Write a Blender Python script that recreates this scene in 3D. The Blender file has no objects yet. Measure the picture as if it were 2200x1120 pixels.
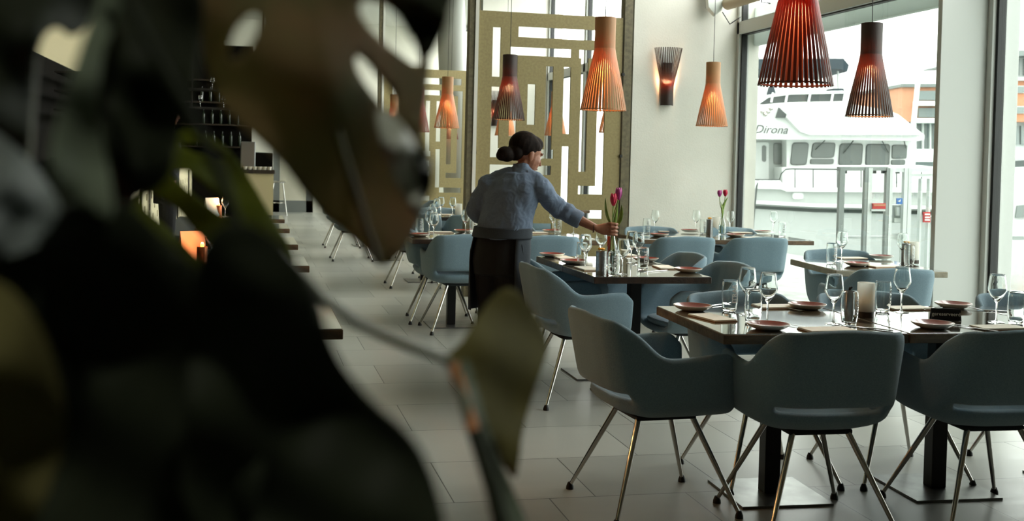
import bpy, bmesh, math, random
from mathutils import Vector, Matrix
from mathutils.geometry import delaunay_2d_cdt
random.seed(7)
PI = math.pi
SC = bpy.context.scene
COL = SC.collection

# ------------------------------------------------------------------ camera
F = 2450.0                                   # focal length in pixels of a 2200 px wide frame
YAW, PITCH, ROLL, CY, CAMH = 0.22690, 0.02445, 0.02470, 403.19, 1.40
def _basis():
    cy, sy, cp, sp = math.cos(YAW), math.sin(YAW), math.cos(PITCH), math.sin(PITCH)
    f = Vector((sy*cp, cy*cp, -sp)); r0 = Vector((cy, -sy, 0)); u0 = r0.cross(f)
    cr, sr = math.cos(ROLL), math.sin(ROLL)
    return r0*cr+u0*sr, u0*cr-r0*sr, f
CR, CU, CF = _basis()
CC = Vector((0, 0, CAMH))
cam = bpy.data.cameras.new('camera'); cam_o = bpy.data.objects.new('camera', cam); COL.objects.link(cam_o)
cam_o.matrix_world = Matrix(((CR.x, CU.x, -CF.x, 0), (CR.y, CU.y, -CF.y, 0), (CR.z, CU.z, -CF.z, CAMH), (0, 0, 0, 1)))
cam.sensor_width = 36; cam.lens = 36*F/2200; cam.shift_y = (CY-560)/2200
cam.clip_start = 0.05; cam.clip_end = 600
cam.dof.use_dof = True; cam.dof.focus_distance = 5.9; cam.dof.aperture_fstop = 5.2
SC.camera = cam_o
def ray(x, y): return CR*((x-1100)/F) - CU*((y-CY)/F) + CF
def on(x, y, axis, val):
    d = ray(x, y); return CC + d*((val-CC[axis])/d[axis])
def at(x, y, z=0.0): return on(x, y, 2, z)   # photo pixel -> point on the level z
def deep(x, y, d): return CC + ray(x, y)*d   # photo pixel -> point at a distance

# ------------------------------------------------------------------ world, light, exposure
SC.view_settings.view_transform = 'Standard'; SC.view_settings.look = 'None'
SC.view_settings.gamma = 1; SC.view_settings.use_curve_mapping = False
SC.view_settings.exposure = 1.52
SC.cycles.use_denoising = True
SC.cycles.max_bounces = 10; SC.cycles.diffuse_bounces = 5; SC.cycles.glossy_bounces = 5
SC.cycles.transmission_bounces = 10; SC.cycles.transparent_max_bounces = 16
SC.cycles.caustics_reflective = False; SC.cycles.caustics_refractive = True
SC.cycles.sample_clamp_indirect = 6
world = bpy.data.worlds.new('overcast_sky'); SC.world = world; world.use_nodes = True
wn = world.node_tree.nodes; wl = world.node_tree.links; wn.clear()
wo = wn.new('ShaderNodeOutputWorld'); wb = wn.new('ShaderNodeBackground')
tc = wn.new('ShaderNodeTexCoord'); sx = wn.new('ShaderNodeSeparateXYZ'); rp = wn.new('ShaderNodeValToRGB')
wl.new(tc.outputs['Generated'], sx.inputs[0]); wl.new(sx.outputs[2], rp.inputs[0])
rp.color_ramp.elements[0].position = 0.0; rp.color_ramp.elements[0].color = (.93, .94, .92, 1)
rp.color_ramp.elements[1].position = 0.6; rp.color_ramp.elements[1].color = (.98, 1.0, .99, 1)
wl.new(rp.outputs[0], wb.inputs[0]); wb.inputs[1].default_value = 4.6
wl.new(wb.outputs[0], wo.inputs[0])

sp = bpy.data.lights.new('plant_fill_spot', 'SPOT'); sp.energy = 90; sp.spot_size = math.radians(28); sp.spot_blend = .6; sp.shadow_soft_size = .12; sp.color = (1, .95, .86)  # fill light added to brighten the plant leaves
so = bpy.data.objects.new('plant_fill_spot', sp); COL.objects.link(so); so.location = (.5, -1.6, 4.2)
so.rotation_euler = (Vector((-.05, .6, 1.53))-Vector(so.location)).to_track_quat('-Z', 'Y').to_euler()

# ------------------------------------------------------------------ room dimensions
XG = 5.0                       # plane of the glazing
YP = on(1566, 400, 0, XG).y    # concrete wing wall beside the window
PL = on(1356, 300, 1, YP).x    # its left edge
PIL0 = on(2103, 300, 0, XG).y; PIL1 = on(2006, 300, 0, XG).y   # white pillar between the windows
Y2 = YP*1.70; Y3 = 28.0; XL = -2.75; YB = -3.0; ZC = 4.6; YW0 = 4.2
ZCR = on(128, 137, 0, XL).z    # dark cladding below, cream wall above
ZT = on(1576, 74, 0, XG).z     # underside of the transom

def portal(name, loc, rot, sx_, sy_):
    l = bpy.data.lights.new(name, 'AREA'); l.shape = 'RECTANGLE'; l.size = sx_; l.size_y = sy_
    l.cycles.is_portal = True
    o = bpy.data.objects.new(name, l); o.location = loc; o.rotation_euler = rot; COL.objects.link(o)
for a, b in ((YW0, PIL0), (PIL1, YP), (YP+.3, Y2), (Y2+.3, Y3)):
    portal('daylight_window', (XG+.25, (a+b)/2, 2.15), (0, PI/2, 0), 4.1, b-a)   # faces into the room (-X)

# ------------------------------------------------------------------ helpers
def lin(c):
    if isinstance(c, str):
        c = tuple(int(c[i:i+2], 16)/255 for i in (0, 2, 4))
    return tuple(((v/12.92) if v <= .04045 else ((v+.055)/1.055)**2.4) for v in c)+(1,)
MATS = {}
def mat(name, col, rough=.6, metal=0, spec=.5, noise=None, bump=None, emit=None, coat=0, trans=0, alpha=1, ior=1.45, sheen=0):
    m = bpy.data.materials.new(name); m.use_nodes = True; MATS[name] = m
    nt = m.node_tree; b = nt.nodes['Principled BSDF']
    c = lin(col)
    b.inputs['Base Color'].default_value = c
    b.inputs['Roughness'].default_value = rough; b.inputs['Metallic'].default_value = metal
    b.inputs['Specular IOR Level'].default_value = spec; b.inputs['IOR'].default_value = ior
    b.inputs['Coat Weight'].default_value = coat; b.inputs['Coat Roughness'].default_value = .05
    b.inputs['Transmission Weight'].default_value = trans; b.inputs['Alpha'].default_value = alpha
    b.inputs['Sheen Weight'].default_value = sheen
    if emit: b.inputs['Emission Color'].default_value = lin(emit[0]); b.inputs['Emission Strength'].default_value = emit[1]
    if noise:   # (scale, second colour, detail, stretch)
        tc = nt.nodes.new('ShaderNodeTexCoord'); mp = nt.nodes.new('ShaderNodeMapping')
        n = nt.nodes.new('ShaderNodeTexNoise'); n.inputs['Scale'].default_value = noise[0]
        n.inputs['Detail'].default_value = noise[2] if len(noise) > 2 else 4
        if len(noise) > 3: mp.inputs['Scale'].default_value = noise[3]
        r = nt.nodes.new('ShaderNodeValToRGB'); r.color_ramp.elements[0].position = .35; r.color_ramp.elements[1].position = .68
        r.color_ramp.elements[0].color = c; r.color_ramp.elements[1].color = lin(noise[1])
        nt.links.new(tc.outputs['Object'], mp.inputs[0]); nt.links.new(mp.outputs[0], n.inputs['Vector'])
        nt.links.new(n.outputs['Fac'], r.inputs[0]); nt.links.new(r.outputs[0], b.inputs['Base Color'])
    if bump:    # (scale, strength)
        n2 = nt.nodes.new('ShaderNodeTexNoise'); n2.inputs['Scale'].default_value = bump[0]; n2.inputs['Detail'].default_value = 3
        tc2 = nt.nodes.new('ShaderNodeTexCoord'); nt.links.new(tc2.outputs['Object'], n2.inputs['Vector'])
        bu = nt.nodes.new('ShaderNodeBump'); bu.inputs['Strength'].default_value = bump[1]; bu.inputs['Distance'].default_value = .01
        nt.links.new(n2.outputs['Fac'], bu.inputs['Height']); nt.links.new(bu.outputs[0], b.inputs['Normal'])
    return m
def thin_glass(name, tint, refl=1.0, body=0.0, bodycol='ffffff'):
    m = bpy.data.materials.new(name); m.use_nodes = True; nt = m.node_tree; nt.nodes.clear()
    o = nt.nodes.new('ShaderNodeOutputMaterial'); t = nt.nodes.new('ShaderNodeBsdfTransparent'); g = nt.nodes.new('ShaderNodeBsdfGlossy')
    t.inputs[0].default_value = lin(tint); g.inputs['Roughness'].default_value = .0
    fr = nt.nodes.new('ShaderNodeFresnel'); fr.inputs[0].default_value = 1.45
    mu = nt.nodes.new('ShaderNodeMath'); mu.operation = 'MULTIPLY'; mu.inputs[1].default_value = refl
    ge = nt.nodes.new('ShaderNodeNewGeometry'); iv = nt.nodes.new('ShaderNodeMath'); iv.operation = 'SUBTRACT'; iv.inputs[0].default_value = 1
    m3 = nt.nodes.new('ShaderNodeMath'); m3.operation = 'MULTIPLY'; nt.links.new(ge.outputs['Backfacing'], iv.inputs[1])
    mx = nt.nodes.new('ShaderNodeMixShader'); nt.links.new(fr.outputs[0], mu.inputs[0]); nt.links.new(mu.outputs[0], m3.inputs[0]); nt.links.new(iv.outputs[0], m3.inputs[1]); nt.links.new(m3.outputs[0], mx.inputs[0])
    nt.links.new(t.outputs[0], mx.inputs[1]); nt.links.new(g.outputs[0], mx.inputs[2])
    last = mx
    if body:
        d = nt.nodes.new('ShaderNodeBsdfDiffuse'); d.inputs[0].default_value = lin(bodycol)
        m2 = nt.nodes.new('ShaderNodeMixShader'); m2.inputs[0].default_value = body
        nt.links.new(last.outputs[0], m2.inputs[1]); nt.links.new(d.outputs[0], m2.inputs[2]); last = m2
    nt.links.new(last.outputs[0], o.inputs[0]); MATS[name] = m; return m

class MB:
    def __init__(s): s.v = []; s.f = []; s.smooth = []
    def add(s, vs, fs, sm=False):
        k = len(s.v); s.v += [tuple(v) for v in vs]
        for f in fs: s.f.append(tuple(i+k for i in f)); s.smooth.append(sm)
        return s
    def box(s, x0, x1, y0, y1, z0, z1, M=None):
        vs = [Vector((x, y, z)) for x in (x0, x1) for y in (y0, y1) for z in (z0, z1)]
        if M is not None: vs = [M @ v for v in vs]
        return s.add(vs, [(0, 1, 3, 2), (4, 6, 7, 5), (0, 4, 5, 1), (2, 3, 7, 6), (0, 2, 6, 4), (1, 5, 7, 3)])
    def tube(s, pts, rad, n=8, cap=True):
        pts = [Vector(p) for p in pts]
        if not hasattr(rad, '__len__'): rad = [rad]*len(pts)
        rings = []; prev = None
        for i, p in enumerate(pts):
            d = (pts[min(i+1, len(pts)-1)]-pts[max(i-1, 0)]).normalized()
            a = prev if prev is not None else (Vector((0, 0, 1)) if abs(d.z) < .9 else Vector((1, 0, 0)))
            x = (a-d*a.dot(d)).normalized(); prev = x; y = d.cross(x)
            r = rad[i]; rx, ry = (r if hasattr(r, '__len__') else (r, r))
            rings.append([p+x*rx*math.cos(2*PI*k/n)+y*ry*math.sin(2*PI*k/n) for k in range(n)])
        vs = [v for r in rings for v in r]; fs = []
        for i in range(len(rings)-1):
            for k in range(n):
                a = i*n+k; b = i*n+(k+1) % n; fs.append((a, b, b+n, a+n))
        if cap: fs.append(tuple(range(n-1, -1, -1))); fs.append(tuple((len(rings)-1)*n+k for k in range(n)))
        return s.add(vs, fs, True)
    def lathe(s, prof, n=24, c=(0, 0, 0), closed=False):
        c = Vector(c); vs = [c+Vector((r*math.cos(2*PI*k/n), r*math.sin(2*PI*k/n), z)) for r, z in prof for k in range(n)]; fs = []
        m = len(prof)
        for i in range(m if closed else m-1):
            j = (i+1) % m
            for k in range(n):
                fs.append((i*n+k, i*n+(k+1) % n, j*n+(k+1) % n, j*n+k))
        if not closed:
            if prof[0][0] > 1e-5: fs.append(tuple(range(n-1, -1, -1)))
            if prof[-1][0] > 1e-5: fs.append(tuple((m-1)*n+k for k in range(n)))
        return s.add(vs, fs, True)
    def prism(s, poly, a, b, fn):
        n = len(poly); vs = [fn(p, a) for p in poly]+[fn(p, b) for p in poly]
        fs = [tuple(range(n-1, -1, -1)), tuple(range(n, 2*n))]+[(i, (i+1) % n, (i+1) % n+n, i+n) for i in range(n)]
        return s.add(vs, fs)
    def ball(s, c, r, n=12, m=8, sc=(1, 1, 1)):
        prof = [(max(1e-6, r*math.sin(PI*i/m)), -r*math.cos(PI*i/m)) for i in range(m+1)]
        c = Vector(c); k0 = len(s.v)
        s.lathe(prof, n, (0, 0, 0))
        for i in range(k0, len(s.v)):
            v = s.v[i]; s.v[i] = (c.x+v[0]*sc[0], c.y+v[1]*sc[1], c.z+v[2]*sc[2])
        return s
    def build(s, name, m, parent=None, bevel=0, loc=None, subsurf=0, weld=False, auto=None):
        me = bpy.data.meshes.new(name); me.from_pydata(s.v, [], s.f); me.validate(); 
        if len(me.polygons) == len(s.smooth): me.polygons.foreach_set('use_smooth', s.smooth)
        bm = bmesh.new(); bm.from_mesh(me)
        if weld: bmesh.ops.remove_doubles(bm, verts=bm.verts, dist=1e-5)
        bmesh.ops.recalc_face_normals(bm, faces=bm.faces); bm.to_mesh(me); bm.free()
        if any(s.smooth): me.set_sharp_from_angle(angle=.75)
        me.materials.append(m if not isinstance(m, str) else MATS[m])
        o = bpy.data.objects.new(name, me); COL.objects.link(o)
        if parent is not None: o.parent = parent
        if loc is not None: o.location = loc
        if bevel:
            b = o.modifiers.new('bevel', 'BEVEL'); b.width = bevel; b.segments = 2; b.limit_method = 'ANGLE'; b.angle_limit = .7
        if subsurf:
            q = o.modifiers.new('subsurf', 'SUBSURF'); q.levels = subsurf; q.render_levels = subsurf
        return o
def tag(o, label=None, cat=None, group=None, kind=None):
    if label: o['label'] = label
    if cat: o['category'] = cat
    if group: o['group'] = group
    if kind: o['kind'] = kind
    return o
def struct(o, label=None, cat='room'):
    o['kind'] = 'structure'
    if label: o['label'] = label; o['category'] = cat
    return o
def thing(name, label, cat, loc=(0, 0, 0), rz=0, group=None):
    o = bpy.data.objects.new(name, None); o.empty_display_size = .05; COL.objects.link(o)
    o.location = loc; o.rotation_euler = (0, 0, rz); return tag(o, label, cat, group)
def kids(o): return [c for c in bpy.data.objects if c.parent == o]
KIDS = {}
def dup(o, loc, rz, label, group=None):
    if o not in KIDS: KIDS[o] = [(c, kids(c)) for c in kids(o)]
    r = o.copy(); COL.objects.link(r); r.location = loc; r.rotation_euler = (0, 0, rz); r['label'] = label
    if group: r['group'] = group
    for c, gs in KIDS[o]:
        d = c.copy(); COL.objects.link(d); d.parent = r
        for g in gs:
            e = g.copy(); COL.objects.link(e); e.parent = d
    return r
def text(body, size, m, parent=None, M=None, name='lettering', depth=.0008, shear=0, align='CENTER', bold=0):
    cu = bpy.data.curves.new(name, 'FONT'); cu.body = body; cu.size = size; cu.extrude = depth; cu.shear = shear
    cu.align_x = align; cu.align_y = 'CENTER'; cu.resolution_u = 3; cu.offset = bold
    o = bpy.data.objects.new(name, cu); dg = bpy.context.evaluated_depsgraph_get
    COL.objects.link(o); me = bpy.data.meshes.new_from_object(o.evaluated_get(dg())); bpy.data.objects.remove(o)
    me.materials.clear(); me.materials.append(MATS[m])
    if M is not None: me.transform(M)
    q = bpy.data.objects.new(name, me); COL.objects.link(q)
    if parent is not None: q.parent = parent
    return q

# ------------------------------------------------------------------ materials
mat('concrete', 'dcdad1', .85, noise=(1.3, 'cfcec4', 6), bump=(60, .15))
mat('pale_wall', 'dad8cb', .85, noise=(.8, 'd0cec0', 3))
mat('white_paint', 'bdc0bc', .5)
mat('olive_steel', '6b6349', .55, noise=(30, '544e3a', 3))
mat('olive_panel', '94875c', .55, noise=(40, '877a52', 3))
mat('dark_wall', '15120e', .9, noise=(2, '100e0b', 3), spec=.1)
mat('wall_mid', '8a8a82', .8)
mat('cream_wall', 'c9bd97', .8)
mat('ceiling_paint', 'd0cfc6', .9)
mat('gasket', '101413', .5)
mat('blind', 'a9b2ac', .8)
mat('duct', 'b5a78c', .6)
mat('chair_blue', '819aa7', .92, noise=(260, '718a97', 2), bump=(900, .35), sheen=.35, spec=.2)
mat('chair_underside', '22282b', .8)
mat('chrome', 'c9c6c0', .16, metal=1)
mat('black_plastic', '14120f', .5)
mat('wood_edge', '6f573e', .55, noise=(14, '4c3a29', 6, (1, 1, 3)), bump=(50, .4))
mat('pale_edge', 'a09a86', .5, noise=(18, '8a8270', 6), bump=(50, .3))
mat('table_top', '51483a', .07, noise=(5, '453d31', 5, (1, 6, 1)), spec=.8, coat=1, ior=2.1)
mat('dark_edge', '2b2119', .4, noise=(22, '3b2a1f', 5), bump=(60, .3))
mat('column_steel', '1d1c1b', .4, metal=.4)
mat('plate_steel', '8d8e8c', .3, metal=.85, noise=(9, '6f706e', 6))
mat('terracotta', '8e3b2d', .3, coat=.6)
mat('stoneware', 'e6dfd0', .35, coat=.4)
mat('napkin', 'ebe6da', .8, noise=(8, 'e2dccc', 2))
mat('menu_edge', '9b6b3b', .6)
mat('cutlery', 'b9bab8', .15, metal=1)
mat('tin', '9a9b9b', .28, metal=.9)
mat('frosted', 'f3f4f0', .6, alpha=1, trans=.0)
mat('dark_wood', '3c3023', .5, noise=(30, '2b2219', 4))
mat('sign_black', '0d0f10', .35)
mat('letter_white', 'e8ece8', .6)
mat('frost_letter', 'eef2f0', .8)
mat('water', 'dfe9e8', .02, trans=1, ior=1.33)
mat('flower_yellow', 'e8a21c', .6)
mat('tulip_red', 'b3173a', .5, noise=(60, 'cf2b50', 2))
mat('tulip_magenta', '9c2f7a', .5, noise=(60, 'b84d92', 2))
mat('tulip_green', '5f7a2c', .5, noise=(30, '81983f', 2))
mat('orange_paper', 'e0562a', .6)
mat('red_light_glass', 'c32a12', .3, emit=('ff3a12', 2.0))
mat('cord_black', '121212', .6)
thin_glass('window_glass', 'f4f5f3', .8)
thin_glass('pale_tint_glass', 'c9ccc9', .8)
thin_glass('tinted_glass', 'c0c3c0', .8)
thin_glass('clear_glass', 'f4fbf8', 1.0)
g = bpy.data.materials.new('drinking_glass'); g.use_nodes = True; MATS['drinking_glass'] = g
b = g.node_tree.nodes['Principled BSDF']; b.inputs['Transmission Weight'].default_value = 1; b.inputs['Roughness'].default_value = 0
b.inputs['IOR'].default_value = 1.46; b.inputs['Base Color'].default_value = (.97, 1, .99, 1)
def translucent(name, tcol, w):
    nt = MATS[name].node_tree; t = nt.nodes.new('ShaderNodeBsdfTranslucent'); t.inputs[0].default_value = lin(tcol)
    mx = nt.nodes.new('ShaderNodeMixShader'); mx.inputs[0].default_value = w
    nt.links.new(nt.nodes['Principled BSDF'].outputs[0], mx.inputs[1]); nt.links.new(t.outputs[0], mx.inputs[2]); nt.links.new(mx.outputs[0], nt.nodes['Material Output'].inputs[0])
translucent('blind', 'dfe4df', .5); translucent('frosted', 'f6f7f3', .55); translucent('frost_letter', 'ffffff', .6)
def wood_shade(name, col, tcol, w):
    m = mat(name, col, .5, noise=(40, col, 2)); nt = m.node_tree; b = nt.nodes['Principled BSDF']
    t = nt.nodes.new('ShaderNodeBsdfTranslucent'); t.inputs[0].default_value = lin(tcol)
    mx = nt.nodes.new('ShaderNodeMixShader'); mx.inputs[0].default_value = w
    nt.links.new(b.outputs[0], mx.inputs[1]); nt.links.new(t.outputs[0], mx.inputs[2])
    nt.links.new(mx.outputs[0], nt.nodes['Material Output'].inputs[0])
wood_shade('birch', 'b58a60', 'f09050', .12)
wood_shade('black_birch', '2b221d', 'ff9448', .07)
wood_shade('walnut', '6e3a2a', 'f05a34', .12)
mat('bulb', 'fff0d0', .4, emit=('ffb347', 2.5))
# floor: grey stone tiles 0.60 m wide, rows 0.615 m deep, staggered by a third
def floor_mat():
    m = bpy.data.materials.new('floor_tiles'); m.use_nodes = True; MATS['floor_tiles'] = m; nt = m.node_tree; N = nt.nodes; L = nt.links
    b = N['Principled BSDF']; tc = N.new('ShaderNodeTexCoord'); s = N.new('ShaderNodeSeparateXYZ'); L.new(tc.outputs['Object'], s.inputs[0])
    def M(op, a, bb=None, cc=None):
        n = N.new('ShaderNodeMath'); n.operation = op
        for i, v in enumerate((a, bb, cc)):
            if v is None: continue
            if isinstance(v, (int, float)): n.inputs[i].default_value = v
            else: L.new(v, n.inputs[i])
        return n.outputs[0]
    ry = M('DIVIDE', M('SUBTRACT', s.outputs[1], 4.53), .616); row = M('FLOOR', ry); fy = M('FRACT', ry)
    odd = M('FLOORED_MODULO', row, 2.0)
    rx = M('DIVIDE', M('SUBTRACT', s.outputs[0], M('ADD', .237, M('MULTIPLY', odd, -.2))), .6)
    colx = M('FLOOR', rx); fx = M('FRACT', rx)
    gx = M('MINIMUM', fx, M('SUBTRACT', 1, fx)); gy = M('MINIMUM', fy, M('SUBTRACT', 1, fy))
    g = M('LESS_THAN', M('MINIMUM', gx, gy), .0042)
    cb = N.new('ShaderNodeCombineXYZ'); L.new(colx, cb.inputs[0]); L.new(row, cb.inputs[1])
    wn_ = N.new('ShaderNodeTexWhiteNoise'); L.new(cb.outputs[0], wn_.inputs['Vector'])
    n = N.new('ShaderNodeTexNoise'); n.inputs['Scale'].default_value = 3; n.inputs['Detail'].default_value = 6
    ad = N.new('ShaderNodeVectorMath'); ad.operation = 'ADD'; mp = N.new('ShaderNodeMapping'); mp.inputs['Scale'].default_value = (1, 3, 1)
    sc = N.new('ShaderNodeVectorMath'); sc.operation = 'SCALE'; sc.inputs[3].default_value = 7.3
    L.new(cb.outputs[0], sc.inputs[0]); L.new(tc.outputs['Object'], mp.inputs[0]); L.new(mp.outputs[0], ad.inputs[0]); L.new(sc.outputs[0], ad.inputs[1]); L.new(ad.outputs[0], n.inputs['Vector'])
    v = M('ADD', M('MULTIPLY', wn_.outputs[0], .55), M('MULTIPLY', n.outputs['Fac'], .5))
    r = N.new('ShaderNodeValToRGB'); r.color_ramp.elements[0].color = lin('8b8c86'); r.color_ramp.elements[1].color = lin('aaaba4')
    r.color_ramp.elements[0].position = .1; r.color_ramp.elements[1].position = .9
    L.new(v, r.inputs[0]); mx = N.new('ShaderNodeMix'); mx.data_type = 'RGBA'; L.new(g, mx.inputs[0]); L.new(r.outputs[0], mx.inputs[6]); mx.inputs[7].default_value = lin('34352f')
    L.new(mx.outputs[2], b.inputs['Base Color']); b.inputs['Roughness'].default_value = .3; b.inputs['Specular IOR Level'].default_value = .45
    L.new(M('ADD', .24, M('MULTIPLY', n.outputs['Fac'], .16)), b.inputs['Roughness'])
    bu = N.new('ShaderNodeBump'); bu.inputs['Strength'].default_value = .25; bu.inputs['Distance'].default_value = .002
    L.new(M('SUBTRACT', M('MULTIPLY', n.outputs['Fac'], .3), g), bu.inputs['Height']); L.new(bu.outputs[0], b.inputs['Normal'])
floor_mat()

# ------------------------------------------------------------------ the room
struct(MB().box(XL-.2, XG+.3, YB-.2, Y3+2.5, -.2, 0).build('floor', 'floor_tiles'))
struct(MB().box(XL-.2, XG+.3, YB-.2, Y3+2.5, ZC, ZC+.2).build('ceiling', 'ceiling_paint'))
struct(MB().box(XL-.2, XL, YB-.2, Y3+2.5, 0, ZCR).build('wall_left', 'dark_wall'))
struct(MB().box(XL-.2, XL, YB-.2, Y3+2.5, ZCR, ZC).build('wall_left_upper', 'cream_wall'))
struct(MB().box(XL, XG+.3, YB-.2, YB, 0, ZC).build('wall_back', 'wall_mid'))
struct(MB().box(XG, XG+.3, YB, YW0, 0, ZC).build('wall_right', 'pale_wall'))
# wing walls (concrete piers standing across the room beside the glazing)
struct(MB().box(PL, XG+.3, YP, YP+.3, 0, ZC).build('wall_pier', 'concrete'))
struct(MB().box(PL-.02, XG+.3, Y2, Y2+.3, 0, ZC).build('wall_pier_far', 'concrete'))
# white pillar between the two nearest windows
PIL1 = PIL0+.05; PLX = on(2006, 300, 1, PIL1).x
struct(MB().box(PLX, XG+.3, PIL0, PIL1, 0, ZC).build('wall_pillar', 'white_paint', bevel=.004))
# end wall with glass door opening
d0 = on(585, 457, 1, Y3); d1 = on(672, 457, 1, Y3)
w = MB(); w.box(XL, d0.x, Y3, Y3+.2, 0, ZC); w.box(d1.x, XG+.3, Y3, Y3+.2, 0, ZC); w.box(d0.x, d1.x, Y3, Y3+.2, 2.6, ZC)
struct(w.build('wall_end', 'pale_wall'))
struct(MB().box(XL, XG, Y3+2.3, Y3+2.5, 0, ZC).build('wall_end_beyond', 'pale_wall'))

def window(n, y0, y1, gx=XG+.1, low='tinted_glass'):
    fr = MB(); t = .055
    for z0, z1 in ((.0, .10), (ZT, ZT+.13), (ZC-.08, ZC)): fr.box(gx-.06, gx+.06, y0, y1, z0, z1)
    for y in (y0, y1-t): fr.box(gx-.06, gx+.06, y, y+t, .1, ZC)
    f = struct(fr.build('window_%d' % n, 'white_paint', bevel=.003))
    g = MB(); e = .012
    for z0, z1 in ((.10, ZT), (ZT+.13, ZC-.08)):
        g.box(gx-.03, gx+.03, y0+t, y0+t+e*2, z0, z1); g.box(gx-.03, gx+.03, y1-t-e*2, y1-t, z0, z1)
        g.box(gx-.03, gx+.03, y0+t, y1-t, z0, z0+e); g.box(gx-.03, gx+.03, y0+t, y1-t, z1-e, z1)
    g.build('gasket', 'gasket', f)
    MB().box(gx-.006, gx+.006, y0+t+.01, y1-t-.01, .11, ZT-.01).build('window_pane', low, f)
    MB().box(gx-.006, gx+.006, y0+t+.01, y1-t-.01, ZT+.14, ZC-.09).build('window_pane', 'window_glass', f)
    return f
window(1, YW0, PIL0, low='pale_tint_glass'); window(2, PIL1, YP)
nb = 3
ys = [YP+.3, YP+3.1, YP+5.7, Y2]
for i in range(3): window(3+i, ys[i], ys[i+1])
ys = [Y2+.3, Y2+3.2, Y2+6, Y3]
for i in range(3): window(6+i, ys[i], ys[i+1])
# outside roller blind box under the transom
zb = on(1582, 109, 0, XG+.3).z
tag(MB().box(XG+.24, XG+.30, PIL1+.02, YP, zb, ZT+.30).build('window_blind', 'blind'), 'grey outside roller blind half lowered behind the boat window', 'blind')
# pipe run above the transom
pp = thing('ceiling_duct', 'beige pipe running above the transom of the boat window', 'duct', (XG-.14, 0, ZT+.30))
MB().tube([(0, PIL1+.9, 0), (0, YP-.15, 0)], .065, 16).build('pipe', 'duct', pp)
for y in (YP-1.0, YP-2.1, YP-3.0): MB().tube([(.0, y, .07), (.0, y+.03, -.09), (.08, y, -.1)], .008, 6).build('pipe_strap', 'cord_black', pp)

# ---- cut-out screens between olive posts
Zs0 = .32
def scr(px, py, Y=YP): p = on(px, py, 1, Y); return p.x, p.z
sx0 = scr(1026, 200)[0]; sx1 = scr(1335, 200)[0]; szt = scr(1180, 30)[1]
CUTS = [(1059, 58, 1076, 165), (1114, 61, 1298, 84), (1097, 100, 1228, 121), (1096, 100, 1112, 293), (1133, 181, 1150, 268),
        (1171, 140, 1187, 340), (1056, 186, 1072, 338), (1054, 320, 1187, 339), (1210, 144, 1227, 288), (1207, 315, 1223, 450),
        (1052, 355, 1184, 375), (1052, 393, 1183, 411), (1245, 106, 1262, 369), (1245, 106, 1300, 124), (1282, 106, 1299, 418), (1242, 400, 1298, 418),
        (1221, 452, 1295, 470), (1052, 430, 1150, 448), (1070, 480, 1185, 498)]
def screen(Yc, dx, name_lbl):
    xs = {sx0, sx1}; zs = {Zs0, szt}; rects = []
    for a, b_, c_, d_ in CUTS:
        x0, z1 = scr(a, b_); x1, z0 = scr(c_, d_)
        # straighten: use mid height / mid width for both edges
        x0 = scr(a, (b_+d_)/2)[0]; x1 = scr(c_, (b_+d_)/2)[0]; z1 = scr((a+c_)/2, b_)[1]; z0 = scr((a+c_)/2, d_)[1]
        rects.append((x0, x1, z0, z1)); xs |= {x0, x1}; zs |= {z0, z1}
    def snap(s):
        s = sorted(s); o = [s[0]]
        for v in s[1:]:
            if v-o[-1] > .018: o.append(v)
        return o
    X = snap(xs); Z = snap(zs)
    solid = {}
    for i in range(len(X)-1):
        for j in range(len(Z)-1):
            cx, cz = (X[i]+X[i+1])/2, (Z[j]+Z[j+1])/2
            solid[i, j] = not any(r[0] < cx < r[1] and r[2] < cz < r[3] for r in rects)
    vs = [(x-sx0, t, z) for t in (0, .03) for x in X for z in Z]; nz = len(Z); k = len(X)*nz
    I = lambda i, j, t: t*k+i*nz+j
    fs = []
    for (i, j), s in solid.items():
        if not s: continue
        fs += [(I(i, j, 0), I(i+1, j, 0), I(i+1, j+1, 0), I(i, j+1, 0)), (I(i, j, 1), I(i, j+1, 1), I(i+1, j+1, 1), I(i+1, j, 1))]
        for (di, dj, a, b_) in ((-1, 0, (i, j), (i, j+1)), (1, 0, (i+1, j), (i+1, j+1)), (0, -1, (i, j), (i+1, j)), (0, 1, (i, j+1), (i+1, j+1))):
            if not solid.get((i+di, j+dj), False): fs.append((I(*a, 0), I(*b_, 0), I(*b_, 1), I(*a, 1)))
    t = thing('room_divider', name_lbl, 'room divider', (sx0+dx, Yc, 0))
    MB().add(vs, fs).build('cutout_panel', 'olive_panel', t)
    W = sx1-sx0
    MB().box(W+.012, W+.10, -.02, .12, 0, ZC).build('post', 'olive_steel', t)
    MB().box(-.10, -.045, -.02, .12, 0, ZC).build('post', 'olive_steel', t)
    for z in (.6, 1.45, 2.3):
        MB().box(W-.005, W+.02, -.03, .0, z, z+.03).build('hinge', 'gasket', t); MB().box(-.05, .005, .0, .03, z, z+.03).build('hinge', 'gasket', t)
    # slim pale panel edge that stands behind the left post
    MB().box(-.043, -.008, -.035, .14, 0, ZC).build('edge_strip', 'concrete', t)
    return t
screen(YP, 0, 'large olive cut-out screen panel between posts behind the waitress')
screen(Y2, (PL-.02)-PL-.02, 'distant olive cut-out screen panel left of the large one')
# leaning white column far behind
tag(MB().tube([on(992, 190, 1, Y2+1.2)-Vector((0, 0, 2.4)), on(968, 0, 1, Y2+1.2)+Vector((-.1, 0, 1.6))], .26, 24).build('column', 'white_paint'), 'white round column leaning behind the distant screen', 'column')
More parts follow.
